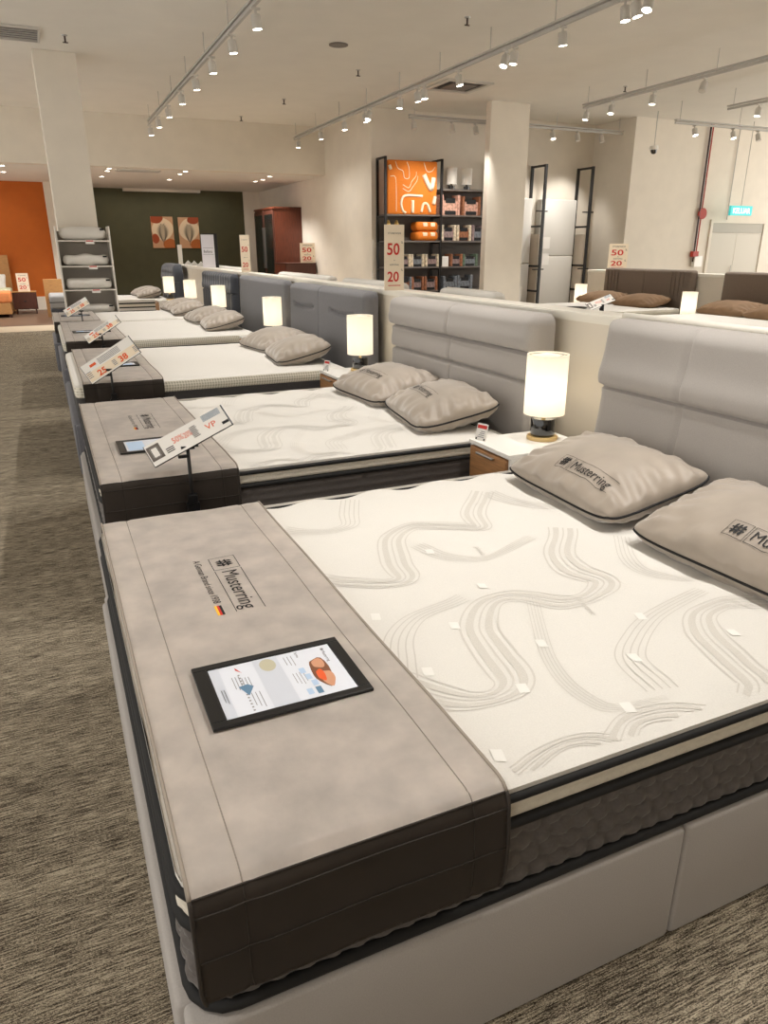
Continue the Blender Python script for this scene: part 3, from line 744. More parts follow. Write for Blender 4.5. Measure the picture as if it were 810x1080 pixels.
def sign_stand(foot, ztop, label, roll, ll=.46, sh=.13, el=48, style=0, clip=.16, off=(0, 0)):
    """clip-on pole carrying a tilted landscape price card"""
    o = thing('sign_stand', label, 'sign stand', foot); h = ztop-foot[2]
    obj('pole', tube(nb(), [(0, 0, .02), (0, 0, h)], .008, 10), M_blackm, o, True)
    b = nb(); box(b, -.028, -.016, -.06, .028, .016, clip*.5, .004); box(b, -.02, -.024, clip*.5, .02, .012, clip*.75, .004); obj('clip', b, M_blackp, o)
    b = nb(); box(b, -.03, -.012, h-.012, .03, .012, h+.004, .003); box(b, -.045, -.008, h-.05, .004, .008, h-.036, .003); obj('bracket', b, M_blackp, o)
    U = Vector((cos(roll), 0, sin(roll))); e = R(el); Wv = Vector((-sin(roll)*cos(e)*.0, cos(e), sin(e))); Nn = U.cross(Wv).normalized(); Wv = Nn.cross(U)
    O = Vector((off[0], -.01+off[1], h+.012))
    fn = lambda a, q, t: O+U*a+Wv*q+Nn*t
    obj('card', prism(nb(), [(-ll/2, -.01), (ll/2, -.01), (ll/2, sh), (-ll/2, sh)], fn, .004), M_paper, o)
    fs = lambda a, q, t: fn(a*ll/.42, q*(sh/.125 if style == 0 else 1), .0048+t)
    b = nb(); tube(b, [fn(ll/2, -.012, .002), fn(ll/2, sh+.002, .002)], .004, 6); tube(b, [fn(-ll/2, -.012, .002), fn(-ll/2, sh+.002, .002)], .0025, 6); tube(b, [fn(-ll/2, -.012, .002), fn(ll/2, -.012, .002)], .0025, 6); obj('rim', b, M_blackp, o)
    if style == 0:
        b = nb(); frame2(b, -.205, .015, -.14, .11, .014, fs, n=1); obj('logo_box', b, M_shelf, o)
        b = nb(); frame2(b, -.19, .03, -.155, .095, .003, fs, n=1)
        for k in range(3): rect2(b, -.125, .02+.012*k, -.085, .026+.012*k, fs)
        for k in range(8): rect2(b, .02, .025+.0095*k, .055-.004*(k % 3), .029+.0095*k, fs)
        rect2(b, .17, .012, .205, .03, fs); obj('printed_text', b, M_ink, o)
        b = nb(); text(b, '50%', .05, lambda a, q, t: fs(-.08+a, .055+q, t), xs=.7); text(b, '20%', .05, lambda a, q, t: fs(-.02+a, .05+q, t), xs=.5); text(b, 'VP', .05, lambda a, q, t: fs(.09+a, .03+q, t)); obj('red_print', b, M_orng, o)
        b = nb()
        for k in range(7): rect2(b, .095, .085+.006*k, .19, .0875+.006*k, fs)
        obj('blue_print', b, M_steelb, o)
    else:
        b = nb(); rect2(b, -.205, 0, .205, sh*.5, fs); obj('cream_strip', b, M_cream, o)
        b = nb(); rect2(b, -.15, sh*.68, -.1, sh*.82, fs); obj('red_mark', b, M_orng, o); b = nb(); text(b, '25', .07, lambda a, q, t: fs(-.13+a, .01+q, .0006), bold=.002); obj('red_price', b, M_orng, o); b = nb(); text(b, '38', .07, lambda a, q, t: fs(.05+a, .01+q, .0006), bold=.002); obj('red_price', b, M_orng, o)
        b = nb()
        for k in range(4): rect2(b, -.205, sh*(.2+.1*k), -.165, sh*(.24+.1*k), lambda a, q, t: fs(a, q, .0006)); rect2(b, .0, sh*(.1+.08*k), .03, sh*(.14+.08*k), lambda a, q, t: fs(a, q, .0006)); rect2(b, .18, sh*(.1+.08*k), .21, sh*(.14+.08*k), lambda a, q, t: fs(a, q, .0006))
        for k in range(5): rect2(b, -.08, sh*(.58+.07*k), .1, sh*(.61+.07*k), fs)
        obj('printed_text', b, M_inkg, o)
    return o
sign_stand((.477, 3.155, .47), .81, 'white price card on black pole clipped beside the second bed', R(24), .385, .10, off=(.025, 0))
sign_stand((.36, 5.67, .5), .80, 'cream and red price card on pole beside the third bed', R(30), .42, .16, 52, 1, off=(.04, 0))
sign_stand((.5, 8.50, .52), .77, 'grey price card on pole beside the fourth bed', R(31), .41, .11, 46, 1, off=(.03, 0))
sign_stand((.43, 11.21, .55), .82, 'orange tinted price card on pole beside the fifth bed', R(29), .36, .13, 48, 1, off=(-.03, 0))
# ------------------------------------------------------------------ standing discount signs
def price_board(loc, rz, w, h, label, T=.012, m=None):
    o = thing('discount_sign', label, 'sign', loc, rz)
    obj('board', box(nb(), -w/2, 0, 0, w/2, T, h, .001), m or M_cream, o)
    fn = lambda a, q, t: (a*w, -.0012-t, q*h)
    b = nb(); text(b, 'STOREWIDE', .13, lambda a, q, t: fn(a, .86+q*.72*w/h*1.1, t), 'CENTER', xs=.95)
    text(b, '+', .13, lambda a, q, t: fn(a, .45+q*w/h, t), 'CENTER'); text(b, 'ADDITIONAL', .1, lambda a, q, t: fn(a, .385+q*w/h, t), 'CENTER', xs=.8)
    for y in (.72, .30): text(b, '%', .14, lambda a, q, t: fn(.34+a, y+q*w/h, t))
    obj('printed_text', b, M_ink, o)
    b = nb(); k = min(.3, .62*.5*h/w*.62)
    text(b, '50', .70, lambda a, q, t: fn(a-.06, .55+q*min(w/h, .42)*1.05, t), 'CENTER', bold=.012, xs=.95); text(b, '20', .64, lambda a, q, t: fn(a-.06, .14+q*min(w/h, .42)*1.0, t), 'CENTER', bold=.012, xs=.95); rect2(b, -.32, .07, .32, .082, fn)
    obj('red_print', b, M_red, o)
    return o
price_board((2.56, 5.438, 1.315), R(-4), .165, .49, 'tall fifty percent discount sign on the partition before the bookshelf')
price_board((2.70, 10.75, 1.315), R(-4), .135, .50, 'narrow discount sign on the partition before the green wall')
price_board((6.6, 19.5, 1.27), R(-12), .40, .50, 'small discount sign on the dark cabinet beside the wardrobe')
price_board((9.66, 10.9, 1.265), R(-20), .36, .44, 'discount sign on the far right partition near the taupe headboard')
price_board((-.485, 22.05, .576), R(-6), .29, .46, 'discount sign on the wooden nightstand before the orange wall')
# white name board on the partition
t = thing('name_board', 'white board in dark frame on the partition before the green wall', 'sign', (2.76, 13.55, 1.315), R(-6))
obj('frame', box(nb(), -.11, .0, 0, .15, .05, .57, .002), M_blackm, t); obj('panel', box(nb(), -.13, -.012, .0, .09, .0, .55, .001), mat('lilac_white_card', (222, 218, 224), .5), t)
b = nb(); text(b, 'Bellano', .065, lambda a, q, tt: (-.1+a, -.014, .25+q), xs=.8); rect2(b, -.11, .22, .07, .224, lambda a, q, tt: (a, -.014, q)); rect2(b, -.11, .33, .07, .334, lambda a, q, tt: (a, -.014, q)); obj('printed_name', b, M_ink, t)
for i, (y, s, l) in enumerate(((16.05, .09, 'leftmost'), (15.3, .09, 'middle'), (14.55, .09, 'rightmost'))):
    b = nb(); prism(b, [(-s, 0), (s, 0), (0, s*1.0)], lambda a, q, tt: (a, tt, q), .06)
    tag(obj('folded_card', b, M_grey, loc=(XP(y)+.11, y, 1.315)), l+' grey folded card on the partition below the pictures', 'card', 'folded cards on the partition')
t = thing('sign_post', 'slim white post on the partition below the left picture', 'post', (2.78, 16.75, 1.315))
obj('post', box(nb(), -.045, -.01, 0, .045, .01, .40), M_rack, t); obj('post_foot', box(nb(), -.07, -.05, 0, .07, .05, .012), M_rack, t)
# ------------------------------------------------------------------ pillow rack in front of the left pillar
t = thing('display_rack', 'white open pillow rack standing before the left pillar', 'rack', (.68, 13.12, 0))
for sx in (-1, 1): obj('side_panel', box(nb(), sx*.39-.012, -.2, 0, sx*.39+.012, .2, 1.97, .003), M_rack, t)
obj('back_panel', box(nb(), -.378, .17, .1, .378, .19, 1.9), M_rackb, t)
RZ = (.62, 1.0, 1.36, 1.74)
for z in RZ:
    s = obj('shelf', box(nb(), -.378, -.2, z, .378, .17, z+.02, .002), M_rack, t)
    obj('price_strip', box(nb(), .02, -.206, z-.035, .15, -.2, z+.025), M_paper, s)
    b = nb(); rect2(b, .03, z+.002, .14, z+.018, lambda a, q, tt: (a, -.2075, q)); obj('red_strip', b, M_red, s)
obj('shelf', box(nb(), -.378, -.2, .1, .378, .17, .12), M_rack, t)
for z, l, hh, w in ((RZ[3]+.02, 'topmost white bolster pillow on the pillow rack', .205, .355), (RZ[2]+.02, 'wavy white contour pillow on the second shelf of the pillow rack', .175, .35), (RZ[1]+.02, 'flat white pillow on the third shelf of the pillow rack', .175, .35), (RZ[0]+.02, 'white pillow on the lowest visible shelf of the pillow rack', .15, .35)):
    p = thing('display_pillow', l, 'pillow', (.68, 13.06, z))
    b = nb()
    wav = 'wavy' in l; fl = 'flat' in l
    def P(u, v):
        a = 2*pi*v; x = (2*u-1)*w; k = (1-abs(2*u-1)**(14 if fl else 5))**.5
        zz = hh/2*(1+(.16*cos((2*u-1)*6.5) if wav else 0))
        return (x, .13*k*cos(a), max(.002, hh/2+zz*k*(abs(sin(a))**.8)*(1 if sin(a) > 0 else -1)*.98))
    grid(b, P, 30, 24); bmesh.ops.remove_doubles(b, verts=list(b.verts), dist=.001)
    obj('cover', b, M_knit_white, p, True)
    obj('label_tag', box(nb(), w*.72, -.135, hh*.72, w*.9, -.1, hh*.86), M_ink, p)
# ------------------------------------------------------------------ area behind: orange wall corner
t = thing('bed', 'wooden bed with orange and green covers by the orange wall', 'bed', (-1.72, 21.0, 0))
obj('headboard', box(nb(), -1.0, 2.2, 0, .93, 2.3, 1.48, .01), M_oakx, t); obj('frame', box(nb(), -.98, 0, .08, .9, 2.2, .36, .01), M_oakx, t)
obj('mattress', box(nb(), -.95, .03, .36, .87, 2.15, .56, .05, 4), M_knit_white, t, True)
b = nb(); box(b, -.97, .6, .50, .93, 1.75, .66, .05, 4); obj('blanket', b, mat('sage_leaf_cotton', (190, 192, 160), .85, noise=(14, .3)), t, True)
b = nb(); box(b, -.98, .0, .36, .94, .62, .63, .05, 4); obj('throw', b, mat('peach_cotton', (226, 140, 84), .85, noise=(9, .15)), t, True)
for sx in (-.9, .82): obj('leg', box(nb(), sx, .05, 0, sx+.07, .12, .09), M_wardd, t)
pillow((-1.2, 22.7, .80), R(80), R(60), 'white pillow on the wooden bed by the orange wall', 61, .6, .45, .16, M_knit_white, pipe=False)
def wood_stand(loc, w, d, h, label):
    o = thing('nightstand', label, 'nightstand', loc)
    obj('cabinet', box(nb(), -w/2, -d/2, .12, w/2, d/2, h-.02, .004), M_wardd, o); obj('top', box(nb(), -w/2-.01, -d/2-.01, h-.02, w/2+.01, d/2, h, .003), M_oakx, o)
    dd = obj('drawer', box(nb(), -w/2+.02, -d/2-.012, .15, w/2-.02, -d/2, h-.05, .002), M_wardd, o); obj('knob', box(nb(), -.03, -d/2-.03, h*.55, .03, -d/2-.012, h*.6), M_blackm, dd)
    for sx in (-1, 1):
        for sy in (-1, 1): obj('leg', tube(nb(), [(sx*(w/2-.05), sy*(d/2-.05), 0), (sx*(w/2-.06), sy*(d/2-.06), .125)], .018), M_wardd, o)
    return o
wood_stand((-.5, 22.25, 0), .58, .5, .576, 'dark wooden nightstand before the orange wall')
t = thing('bed', 'grey bed half hidden behind the pillow rack', 'bed', (.9, 19.2, 0))
obj('headboard', box(nb(), -.9, 1.5, 0, -.1, 1.58, .92, .01), M_oakx, t); obj('frame', box(nb(), -.82, 0, .05, -.12, 1.5, .3, .02), M_base4, t); obj('mattress', box(nb(), -.82, .0, .3, -.12, 1.48, .6, .06, 4), mat('grey_mattress_cloth', (150, 150, 150), .8), t, True)
obj('piping', box(nb(), -.83, -.01, .44, -.11, 1.3, .455), M_black, t)
# pictures
def picture(x0, z0, x1, z1, label, flip):
    o = thing('wall_picture', label, 'picture', ((x0+x1)/2, 24.9, z0)); w, h = x1-x0, z1-z0
    fn = lambda a, q, t: ((a-.5)*w, -.002-t, q*h)
    obj('canvas', box(nb(), -w/2, 0, 0, w/2, .05, h, .004), mat('sand_canvas', (206, 158, 118), .8), o)
    blob = lambda ca, cq, ra, rq, ph: [(min(1, max(0, ca+ra*cos(2*pi*k/24)*(1+.12*sin(2*2*pi*k/24+ph)))), min(1, max(0, cq+rq*sin(2*pi*k/24)))) for k in range(24)]
    def face(m, pts, t):
        b = nb(); vs = []
        for a, q in pts:
            if not vs or (vs[-1].co-Vector(fn(a, q, t))).length > 1e-4: vs.append(b.verts.new(fn(a, q, t)))
        b.faces.new(vs); obj('painted_shape', b, m, o)
    face(mat('cream_paint', (232, 208, 172), .8), blob(.5, .6, .45, .36, 1), .001)
    face(mat('rust_paint', (164, 74, 36), .8), blob(.25 if not flip else .75, .93, .3, .15, 0), .002)
    face(mat('ochre_paint', (186, 104, 48), .8), blob(.8 if not flip else .85, .1, .3, .2, 2), .002)
    if not flip: face(mat('rust_paint', (164, 74, 36), .8), blob(.14, .3, .16, .16, 2), .0015)
    b = nb(); s = -1 if flip else 1
    x_ = lambda a: a if not flip else 1-a
    for k in range(9):
        q = .2+.06*k; ln = .26*sin(pi*(k+1.5)/11)
        for d in (-1, 1):
            p = [(x_(.5), q), (x_(.5+d*ln*.5), q+.035), (x_(.5+d*ln*1.15), q+.11), (x_(.5+d*ln*.5), q+.085)]
            b.faces.new([b.verts.new(fn(a, c, .003)) for a, c in p])
    rect2(b, .49, .08, .505, .78, lambda a, q, t: fn(a, q, .003)); obj('leaf_drawing', b, mat('charcoal_paint', (60, 54, 44), .8), o)
picture(3.33, 1.66, 4.0, 2.58, 'left abstract canvas with dark leaf on the green wall', False)
picture(4.16, 1.65, 4.8, 2.57, 'right abstract canvas with pale fern on the green wall', True)
# wardrobe and cabinet
t = thing('wardrobe', 'tall cherry wood wardrobe with dark glass doors', 'wardrobe', (6.42, 21.58, 0))
obj('carcass', box(nb(), -.38, -1.0, .06, .40, 1.0, 2.66), M_ward, t); obj('top', box(nb(), -.41, -1.02, 2.66, .40, 1.02, 2.71, .004), M_ward, t); obj('plinth', box(nb(), -.34, -.98, 0, .4, .98, .06), M_wardd, t)
for k, (y0, y1) in enumerate(((-.98, -.02), (.02, .98))):
    d = obj('door', box(nb(), -.41, y0, .62, -.38, y1, 2.63, .003), M_wardd, t)
    obj('glass_panel', box(nb(), -.416, y0+.09, .72, -.409, y1-.09, 2.53), M_glass_d, d); obj('handle', box(nb(), -.44, y1-.07 if k == 0 else y0+.03, 1.1, -.41, y1-.03 if k == 0 else y0+.07, 2.2), M_steel, d)
    d = obj('drawer', box(nb(), -.41, y0, .1, -.38, y1, .6, .003), M_ward, t)
t = thing('cabinet', 'dark wooden cabinet with discount sign beside the wardrobe', 'cabinet', (6.37, 19.9, 0))
obj('carcass', box(nb(), -.42, -.5, .05, .42, .5, 1.25, .004), M_wardd, t); obj('top', box(nb(), -.44, -.51, 1.25, .43, .51, 1.27, .002), M_wardd, t); obj('plinth', box(nb(), -.4, -.48, 0, .4, .48, .05), M_wardd, t)
for y0 in (-.48, .01): obj('door', box(nb(), -.435, y0, .08, -.42, y0+.47, 1.22, .002), M_ward, t)
# ------------------------------------------------------------------ bookshelf with bedding packs
t = thing('bookshelf', 'black metal shelving full of bedding packs', 'shelving', (6.95, 15.2, 0))
ZS = (.12, .70, 1.21, 1.76, 2.30); H = 3.46; bx = (0, 1.36, 2.78)
for x in bx:
    b = nb(); box(b, x-.025, 0, 0, x+.025, .04, H); box(b, x-.025, .42, 0, x+.025, .46, H); box(b, x-.025, .0, H-.04, x+.025, .46, H)
    for z in ZS: box(b, x-.02, .04, z-.03, x+.02, .42, z)
    obj('upright', b, M_blackm, t)
for k in range(2):
    x0, x1 = bx[k]+.025, bx[k+1]-.025
    for z in ZS: obj('shelf', box(nb(), x0, 0.005, z, x1, .45, z+.03, .002), M_shelf, t)
obj('shelf', box(nb(), bx[1]+.025, .005, 2.83, bx[2]-.025, .45, 2.87, .002), M_shelf, t)
for k in range(2): obj('back_panel', box(nb(), bx[k]+.025, .45, .12, bx[k+1]-.025, .465, 2.3 if k == 0 else 2.85), M_shelfback, t)
t = thing('duvet_display', 'large orange duvet set with white abstract lines on top of the shelving', 'duvet', (7.60, 15.22, 2.33))
obj('duvet', box(nb(), -.60, 0, 0, .60, .10, 1.07, .03, 3), M_duvet, t, 40)
b = nb(); F = lambda a, q: Vector((a*1.2-.6, -.004, q*1.07))
def stroke(pts, w): tube(b, [F(a, q) for a, q in [(p.x, p.y) for p in smoothline([(x, y, 0) for x, y in pts], 6)]], w, 5)
for pts, w in (([(.15, .97), (.2, .85), (.3, .8), (.33, .68), (.42, .68), (.42, .85), (.38, .97)], .008), ([(.3, .55), (.42, .5), (.48, .62), (.56, .72), (.57, .8)], .008), ([(.3, .48), (.42, .43), (.5, .52), (.58, .63), (.6, .72)], .008), ([(.72, .97), (.78, .82), (.88, .82), (.95, .9)], .008), ([(.05, .7), (.15, .68), (.17, .4), (.17, .05)], .008),
               ([(.7, .35), (.35, .35), (.27, .22), (.3, .08), (.36, .03)], .028), ([(.5, .27), (.5, .03)], .035), ([(.68, .05), (.72, .2), (.8, .2), (.86, .05)], .03), ([(.72, .75), (.82, .55), (.88, .5), (.92, .7)], .055), ([(.93, .2), (.96, .35)], .045), ([(.03, .9), (.06, .82)], .035)):
    stroke(pts, w)
obj('printed_lines', b, M_duvetw, t, True)
def soft_pack(loc, w, d, h, m, label, name='cushion', m2=None):
    o = thing(name, label, name.replace('_', ' '), loc)
    obj('cover', box(nb(), -w/2, -d/2, 0, w/2, d/2, h, h*.4, 4), m, o, True)
    if m2:
        for a in (-.22, .12): obj('printed_patch', box(nb(), a*w, -d/2-.004, h*.45, a*w+.22*w, -d/2+.08, h*.9, .02), m2, o, True)
    return o
soft_pack((8.0, 15.42, 1.79), .58, .36, .2, M_duvet, 'lower folded orange cushion on the shelving', m2=M_duvetw)
soft_pack((8.0, 15.42, 1.99), .56, .36, .2, M_duvet, 'upper folded orange cushion on the shelving', m2=M_duvetw)
M_yelb = mat('mustard_cotton', (206, 168, 96), .8)
for x, l in ((7.1, 'left'), (7.3, 'right')):
    b = nb(); lathe(b, [(0, 0), (.08, .0), (.085, .18), (.06, .32), (.03, .40), (.012, .43), (0, .43)], 16); tag(obj('mustard_bag', b, M_yelb, loc=(x, 15.4, 1.79), smooth=True), l+' mustard pouch behind the tall discount sign', 'bag', 'mustard pouches on the shelving')
def pack(loc, w, h, cs, cb, label, d=.3):
    o = thing('bedding_pack', label, 'bedding pack', loc, 0, 'bedding packs on the shelving')
    obj('pack_body', box(nb(), -w/2, -d/2+.03, 0, w/2, d/2, h*.72, .012), cb, o)
    for sx in (-1, 1): obj('pack_side', box(nb(), sx*w/2-.05 if sx > 0 else -w/2-.01, -d/2, 0, w/2+.01 if sx > 0 else -w/2+.05, d/2, h, .012), cs, o)
    obj('pack_label', box(nb(), -w*.26, -d/2+.02, h*.6, w*.26, -d/2+.03, h*.84), M_ink, o)
    obj('pack_insert', box(nb(), -w*.3, -d/2+.02, .01, w*.3, -d/2+.029, h*.22), M_ink, o)
    return o
def pm(n, c): return mat(n, c, .75, noise=(22, .35))
P1, P2, P3, P4, P5, P6 = pm('rose_print_cotton', (206, 160, 140)), pm('rust_print_cotton', (150, 96, 66)), pm('cream_print_cotton', (206, 190, 164)), pm('slate_print_cotton', (120, 124, 130)), pm('mauve_print_cotton', (146, 124, 122)), pm('green_print_cotton', (96, 112, 92))
rows = [(2.33, [(8.56, .46, .42, P1, P1, 'pink printed bedding pack on the upper right shelf'), (9.1, .46, .40, P2, P1, 'rust printed bedding pack on the upper right shelf')]),
        (1.79, [(8.53, .36, .34, P3, P5, 'left cream bedding pack on the middle right shelf'), (8.93, .36, .34, P3, P2, 'centre cream bedding pack on the middle right shelf'), (9.3, .3, .34, P5, P4, 'right mauve bedding pack on the middle right shelf')]),
        (1.24, [(7.42, .30, .27, P3, P5, 'left cream bedding pack on the third shelf behind the tall discount sign'), (7.75, .32, .27, P3, P4, 'middle cream bedding pack on the third shelf of the left bay'), (8.12, .34, .27, P3, P5, 'right cream bedding pack on the third shelf of the left bay'), (8.75, .3, .27, P2, P5, 'rust edged bedding pack on the third shelf of the right bay'), (9.12, .38, .27, P6, P4, 'green edged bedding pack on the third shelf of the right bay')]),
        (.73, [(7.45, .3, .3, P4, P2, 'left brown bedding pack on the lowest visible shelf of the left bay'), (7.76, .3, .3, P2, P5, 'middle brown bedding pack on the lowest visible shelf of the left bay'), (8.1, .32, .3, P2, P5, 'right brown bedding pack on the lowest visible shelf of the left bay'), (8.6, .34, .3, P4, P4, 'left slate bedding pack on the lowest visible shelf of the right bay'), (9.0, .38, .32, P4, P4, 'middle slate bedding pack on the lowest visible shelf of the right bay')])]
for z, L_ in rows:
    for x, w, h, cs, cb, l in L_: pack((x, 15.37, z), w, h, cs, cb, l)
tag(obj('shelf_card', box(nb(), -.08, 0, 0, .08, .012, .22), M_paper, loc=(8.45, 15.21, 1.24)), 'white card standing on the third shelf of the shelving', 'card')
for x, l in ((8.66, 'left white display lamp on top of the shelving'), (9.05, 'right white display lamp on top of the shelving')):
    o = thing('display_lamp', l, 'lamp', (x, 15.4, 2.87), 0)
    obj('lamp_shade', lathe(nb(), [(0, .44), (.12, .44), (.12, .10), (.117, .10), (.117, .43), (0, .43)], 28), mat('white_lampshade_unlit', (238, 232, 222), .8), o, 40)
    obj('base', lathe(nb(), [(0, 0), (.075, 0), (.075, .07), (.02, .08), (.02, .14), (0, .14)], 24), M_gloss, o, 40)
# ------------------------------------------------------------------ ladder frames and white panels on the back wall
def ladder(x, label, cards=False):
    o = thing('ladder_display', label, 'display frame', (x, 15.09, 0))
    for y in (0, .54): obj('upright', box(nb(), -.03, y, 0, .03, y+.05, 3.46), M_blackm, o)
    for z in (.62, 1.2, 2.1, 3.41): obj('rung', box(nb(), -.025, .05, z, .025, .54, z+.045), M_blackm, o)
    for z in (1.15, 2.45): obj('hook', tube(nb(), [(-.2, .03, z), (.12, .03, z)], .014), M_blackm, o)
    obj('hanging_panel', box(nb(), -.01, .12, .3, .01, .46, 1.95), mat('sheer_taupe_cloth', (196, 182, 164), .9), o)
    if cards:
        for z in (1.25, 1.62): obj('info_card', box(nb(), .03, -.012, z, .23, -.002, z+.26), M_paper, o)
    return o
ladder(11.0, 'black ladder display frame beside the centre pillar', True); ladder(12.36, 'black ladder display frame near the right wall corner')
for x0, x1, z0, z1, l in ((10.3, 10.95, .1, 1.275, 'lower left white mattress panel beside the centre pillar'), (10.35, 10.95, 1.28, 2.75, 'upper left white mattress panel beside the centre pillar'), (11.2, 12.26, .1, 1.445, 'lower white mattress panel between the two ladder frames'), (11.2, 12.26, 1.45, 2.74, 'upper white mattress panel between the two ladder frames')):
    o = thing('upright_mattress', l, 'mattress', ((x0+x1)/2, 15.6, z0)); w = x1-x0
    obj('cover', box(nb(), -w/2, -.12, 0, w/2, .09, z1-z0, .03, 3), M_knit_white, o, 40)
    obj('piping', box(nb(), -w/2-.002, -.022, .004, w/2+.002, -.012, z1-z0+.002, .003), M_rack, o)
t = thing('bed', 'pale slatted frame end behind the partition beside the centre pillar', 'bed', (9.75, 14.75, 0))
obj('frame', box(nb(), -.5, -.02, .1, .5, .02, .72), M_rack, t); obj('top_rail', box(nb(), -.52, -.04, .72, .52, .04, .78), M_rack, t)
# ------------------------------------------------------------------ right row of beds beyond the partition
def far_bed(y0, W, label_b, label_m, ripple, mcol, zt=.76, x0=6.95):
    f = thing('bed', label_b, 'bed', (x0, y0, 0))
    obj('base', box(nb(), 0, 0, 0, 1.95, W, zt-.293, .015, 3), mcol, f, 40)
    headboard(f, 2.12, -.05, W+.05, .3, 1.31, .12, mcol, cols=(W/2,), rnd=.04, rad=.04, ripple=ripple, recl=.02)
    mattress_foam((x0+.03, y0+.03), 1.92, W-.06, .29, zt, label_m)
def rip(y): return None
far_bed(8.50, 1.85, 'taupe bed with pleated headboard below the fifty percent wall sign', 'white mattress below the pleated taupe headboard', None, M_taupe_h)
far_bed(5.95, 1.87, 'taupe bed with plain headboard below the grey double door', 'pale mattress below the plain taupe headboard at the right edge', None, M_taupe_h)
for i, (x, y, l) in enumerate(((8.66, 10.05, 'brown pillow, left of two below the pleated headboard'), (8.62, 9.1, 'brown pillow, right of two below the pleated headboard'), (8.62, 7.35, 'brown pillow, left of two below the plain headboard at right'), (8.6, 6.55, 'brown pillow, right of two below the plain headboard at right'))):
    pillow((x, y, .825), R(0), R(10), l, 70+i, .86, .52, .19, M_pillow2, pipe=False)
pb = [q for q in bpy.data.objects if q.get('label', '').startswith('taupe bed with pleated')][0]
for g in ((8.6, 8.68, 8.76, 8.84), (10.05, 10.13, 10.21, 10.29)):
    b = nb()
    for y in g: box(b, 8.93-6.95, y-.012-8.5, .85, 8.96-6.95, y+.012-8.5, 1.29, .004)
    obj('headboard_pleats', b, M_taupe_h, pb)
sign_stand((7.35, 8.52, .745), .845, 'price card on pole at the foot of the right row bed', R(16), .46, .12, 42, 0)
tag(obj('oval_tray', lathe(nb(), [(0, 0), (.14, 0), (.16, .02), (.15, .02), (.13, .008), (0, .008)], 28), M_blackp, loc=(7.45, 9.2, .76), smooth=40), 'black oval dish on the mattress in the right row', 'dish')
for p, l in (((8.42, 7.93, .60), 'lit table lamp between the two taupe headboards in the right row'), ((8.6, 10.56, .60), 'lit table lamp left of the pleated taupe headboard')):
    wd = .28
    nightstand(p[0]-.2, p[1]-.105, p[0]+.3, p[1]+.105, .60, 'white nightstand '+('between the two taupe headboards' if p[1] < 9 else 'left of the pleated taupe headboard'))
    dup(lamp0, p, 0, l); bulb((p[0], p[1], p[2]+.27), .65)
# headboards of the beds standing back to back with the partition
for i, (y0, y1, l) in enumerate(((4.35, 5.15, 'pale bed with padded headboard top showing behind the tall discount sign, nearest of the row'), (5.9, 7.3, 'pale bed with padded headboard top showing behind the partition before the white wall'), (7.75, 9.7, 'pale bed with padded headboard top showing behind the partition before the wardrobe'), (11.9, 14.2, 'pale bed with padded headboard top showing behind the partition before the green wall'))):
    o = thing('bed', l, 'bed', (XP(y0)+.26, y0, 0))
    b = nb(); box(b, 0, 0, 0, .12, y1-y0, 1.345, .045, 4); obj('headboard', b, M_knit_white, o, True); obj('base', box(nb(), .13, .02, 0, 2.0, y1-y0-.02, .4, .03), M_taupe_h, o)
    b = nb(); tube(b, [(.06, .05, 1.347), (.06, y1-y0-.05, 1.347)], .004, 6); obj('piping', b, M_rack, o, True)
# ------------------------------------------------------------------ ceiling: tracks, spotlights, vents, sprinklers
ZT = 4.10
def rail(name, p0, p1, label, step=1.3):
    v = Vector(p1)-Vector(p0); l = v.length; a = math.atan2(v.y, v.x)
    o = thing('track_rail', label, 'light track', p0, a)
    obj('rail', box(nb(), 0, -.02, -.02, l, .02, .02, .003), M_grey, o); obj('cable_tray', box(nb(), 0, -.035, .035, l, .035, .06, .003), M_grey, o)
    n = max(2, int(l/step))
    for k in range(n): 
        x = .12+(l-.24)*k/(n-1); obj('hanger', tube(nb(), [(x, 0, .0), (x, 0, CZ-p0[2])], .006, 6), M_grey, o)
    return o
rail('a', (2.5, -3, 4.10), (2.5, 17.4, 4.03), 'ceiling light track on the left above the headboards')
rail('b', (6.0, 1, ZT), (6.0, 18.4, ZT), 'long ceiling light track through the middle of the room')
rail('c', (9.7, 3.2, ZT), (9.7, 12.3, ZT), 'ceiling light track on the right above the far beds')
rail('d', (12.3, 4, ZT), (12.3, 11.3, ZT), 'ceiling light track at the right edge of the photo')
rail('e', (12.2, 12.5, 4.03), (17.5, 12.5, 4.03), 'cross ceiling light track in front of the grey door')
rail('f', (7.2, 14.62, 4.11), (12.72, 14.62, 4.11), 'cross ceiling light track in front of the shelving')
def spotlight(label, loc, tilt, az, lit=True, group=None):
    o = thing('track_spotlight', label, 'spotlight', loc, az, group)
    Mx = Matrix.Translation((0, 0, -.05)) @ Matrix.Rotation(tilt, 4, 'Y')
    b = lathe(nb(), [(0, .01), (.045, .01), (.052, .0), (.054, -.13), (.048, -.13), (.048, -.118), (0, -.118)], 24); b.transform(Mx); obj('housing', b, M_spot, o, 40)
    b = lathe(nb(), [(0, -.119), (.047, -.119), (.047, -.128), (0, -.132)], 24); b.transform(Mx); obj('lens', b, M_lens if lit else M_lens_off, o)
    b = nb(); tube(b, [(0, 0, -.06), (0, 0, .01)], .014, 8); box(b, -.05, -.015, .0, .05, .015, .022); obj('adapter', b, M_spot, o)
    return o
ORD = ['first', 'second', 'third', 'fourth', 'fifth', 'sixth', 'seventh', 'eighth', 'ninth', 'tenth', 'eleventh', 'twelfth', 'thirteenth', 'fourteenth', 'fifteenth']
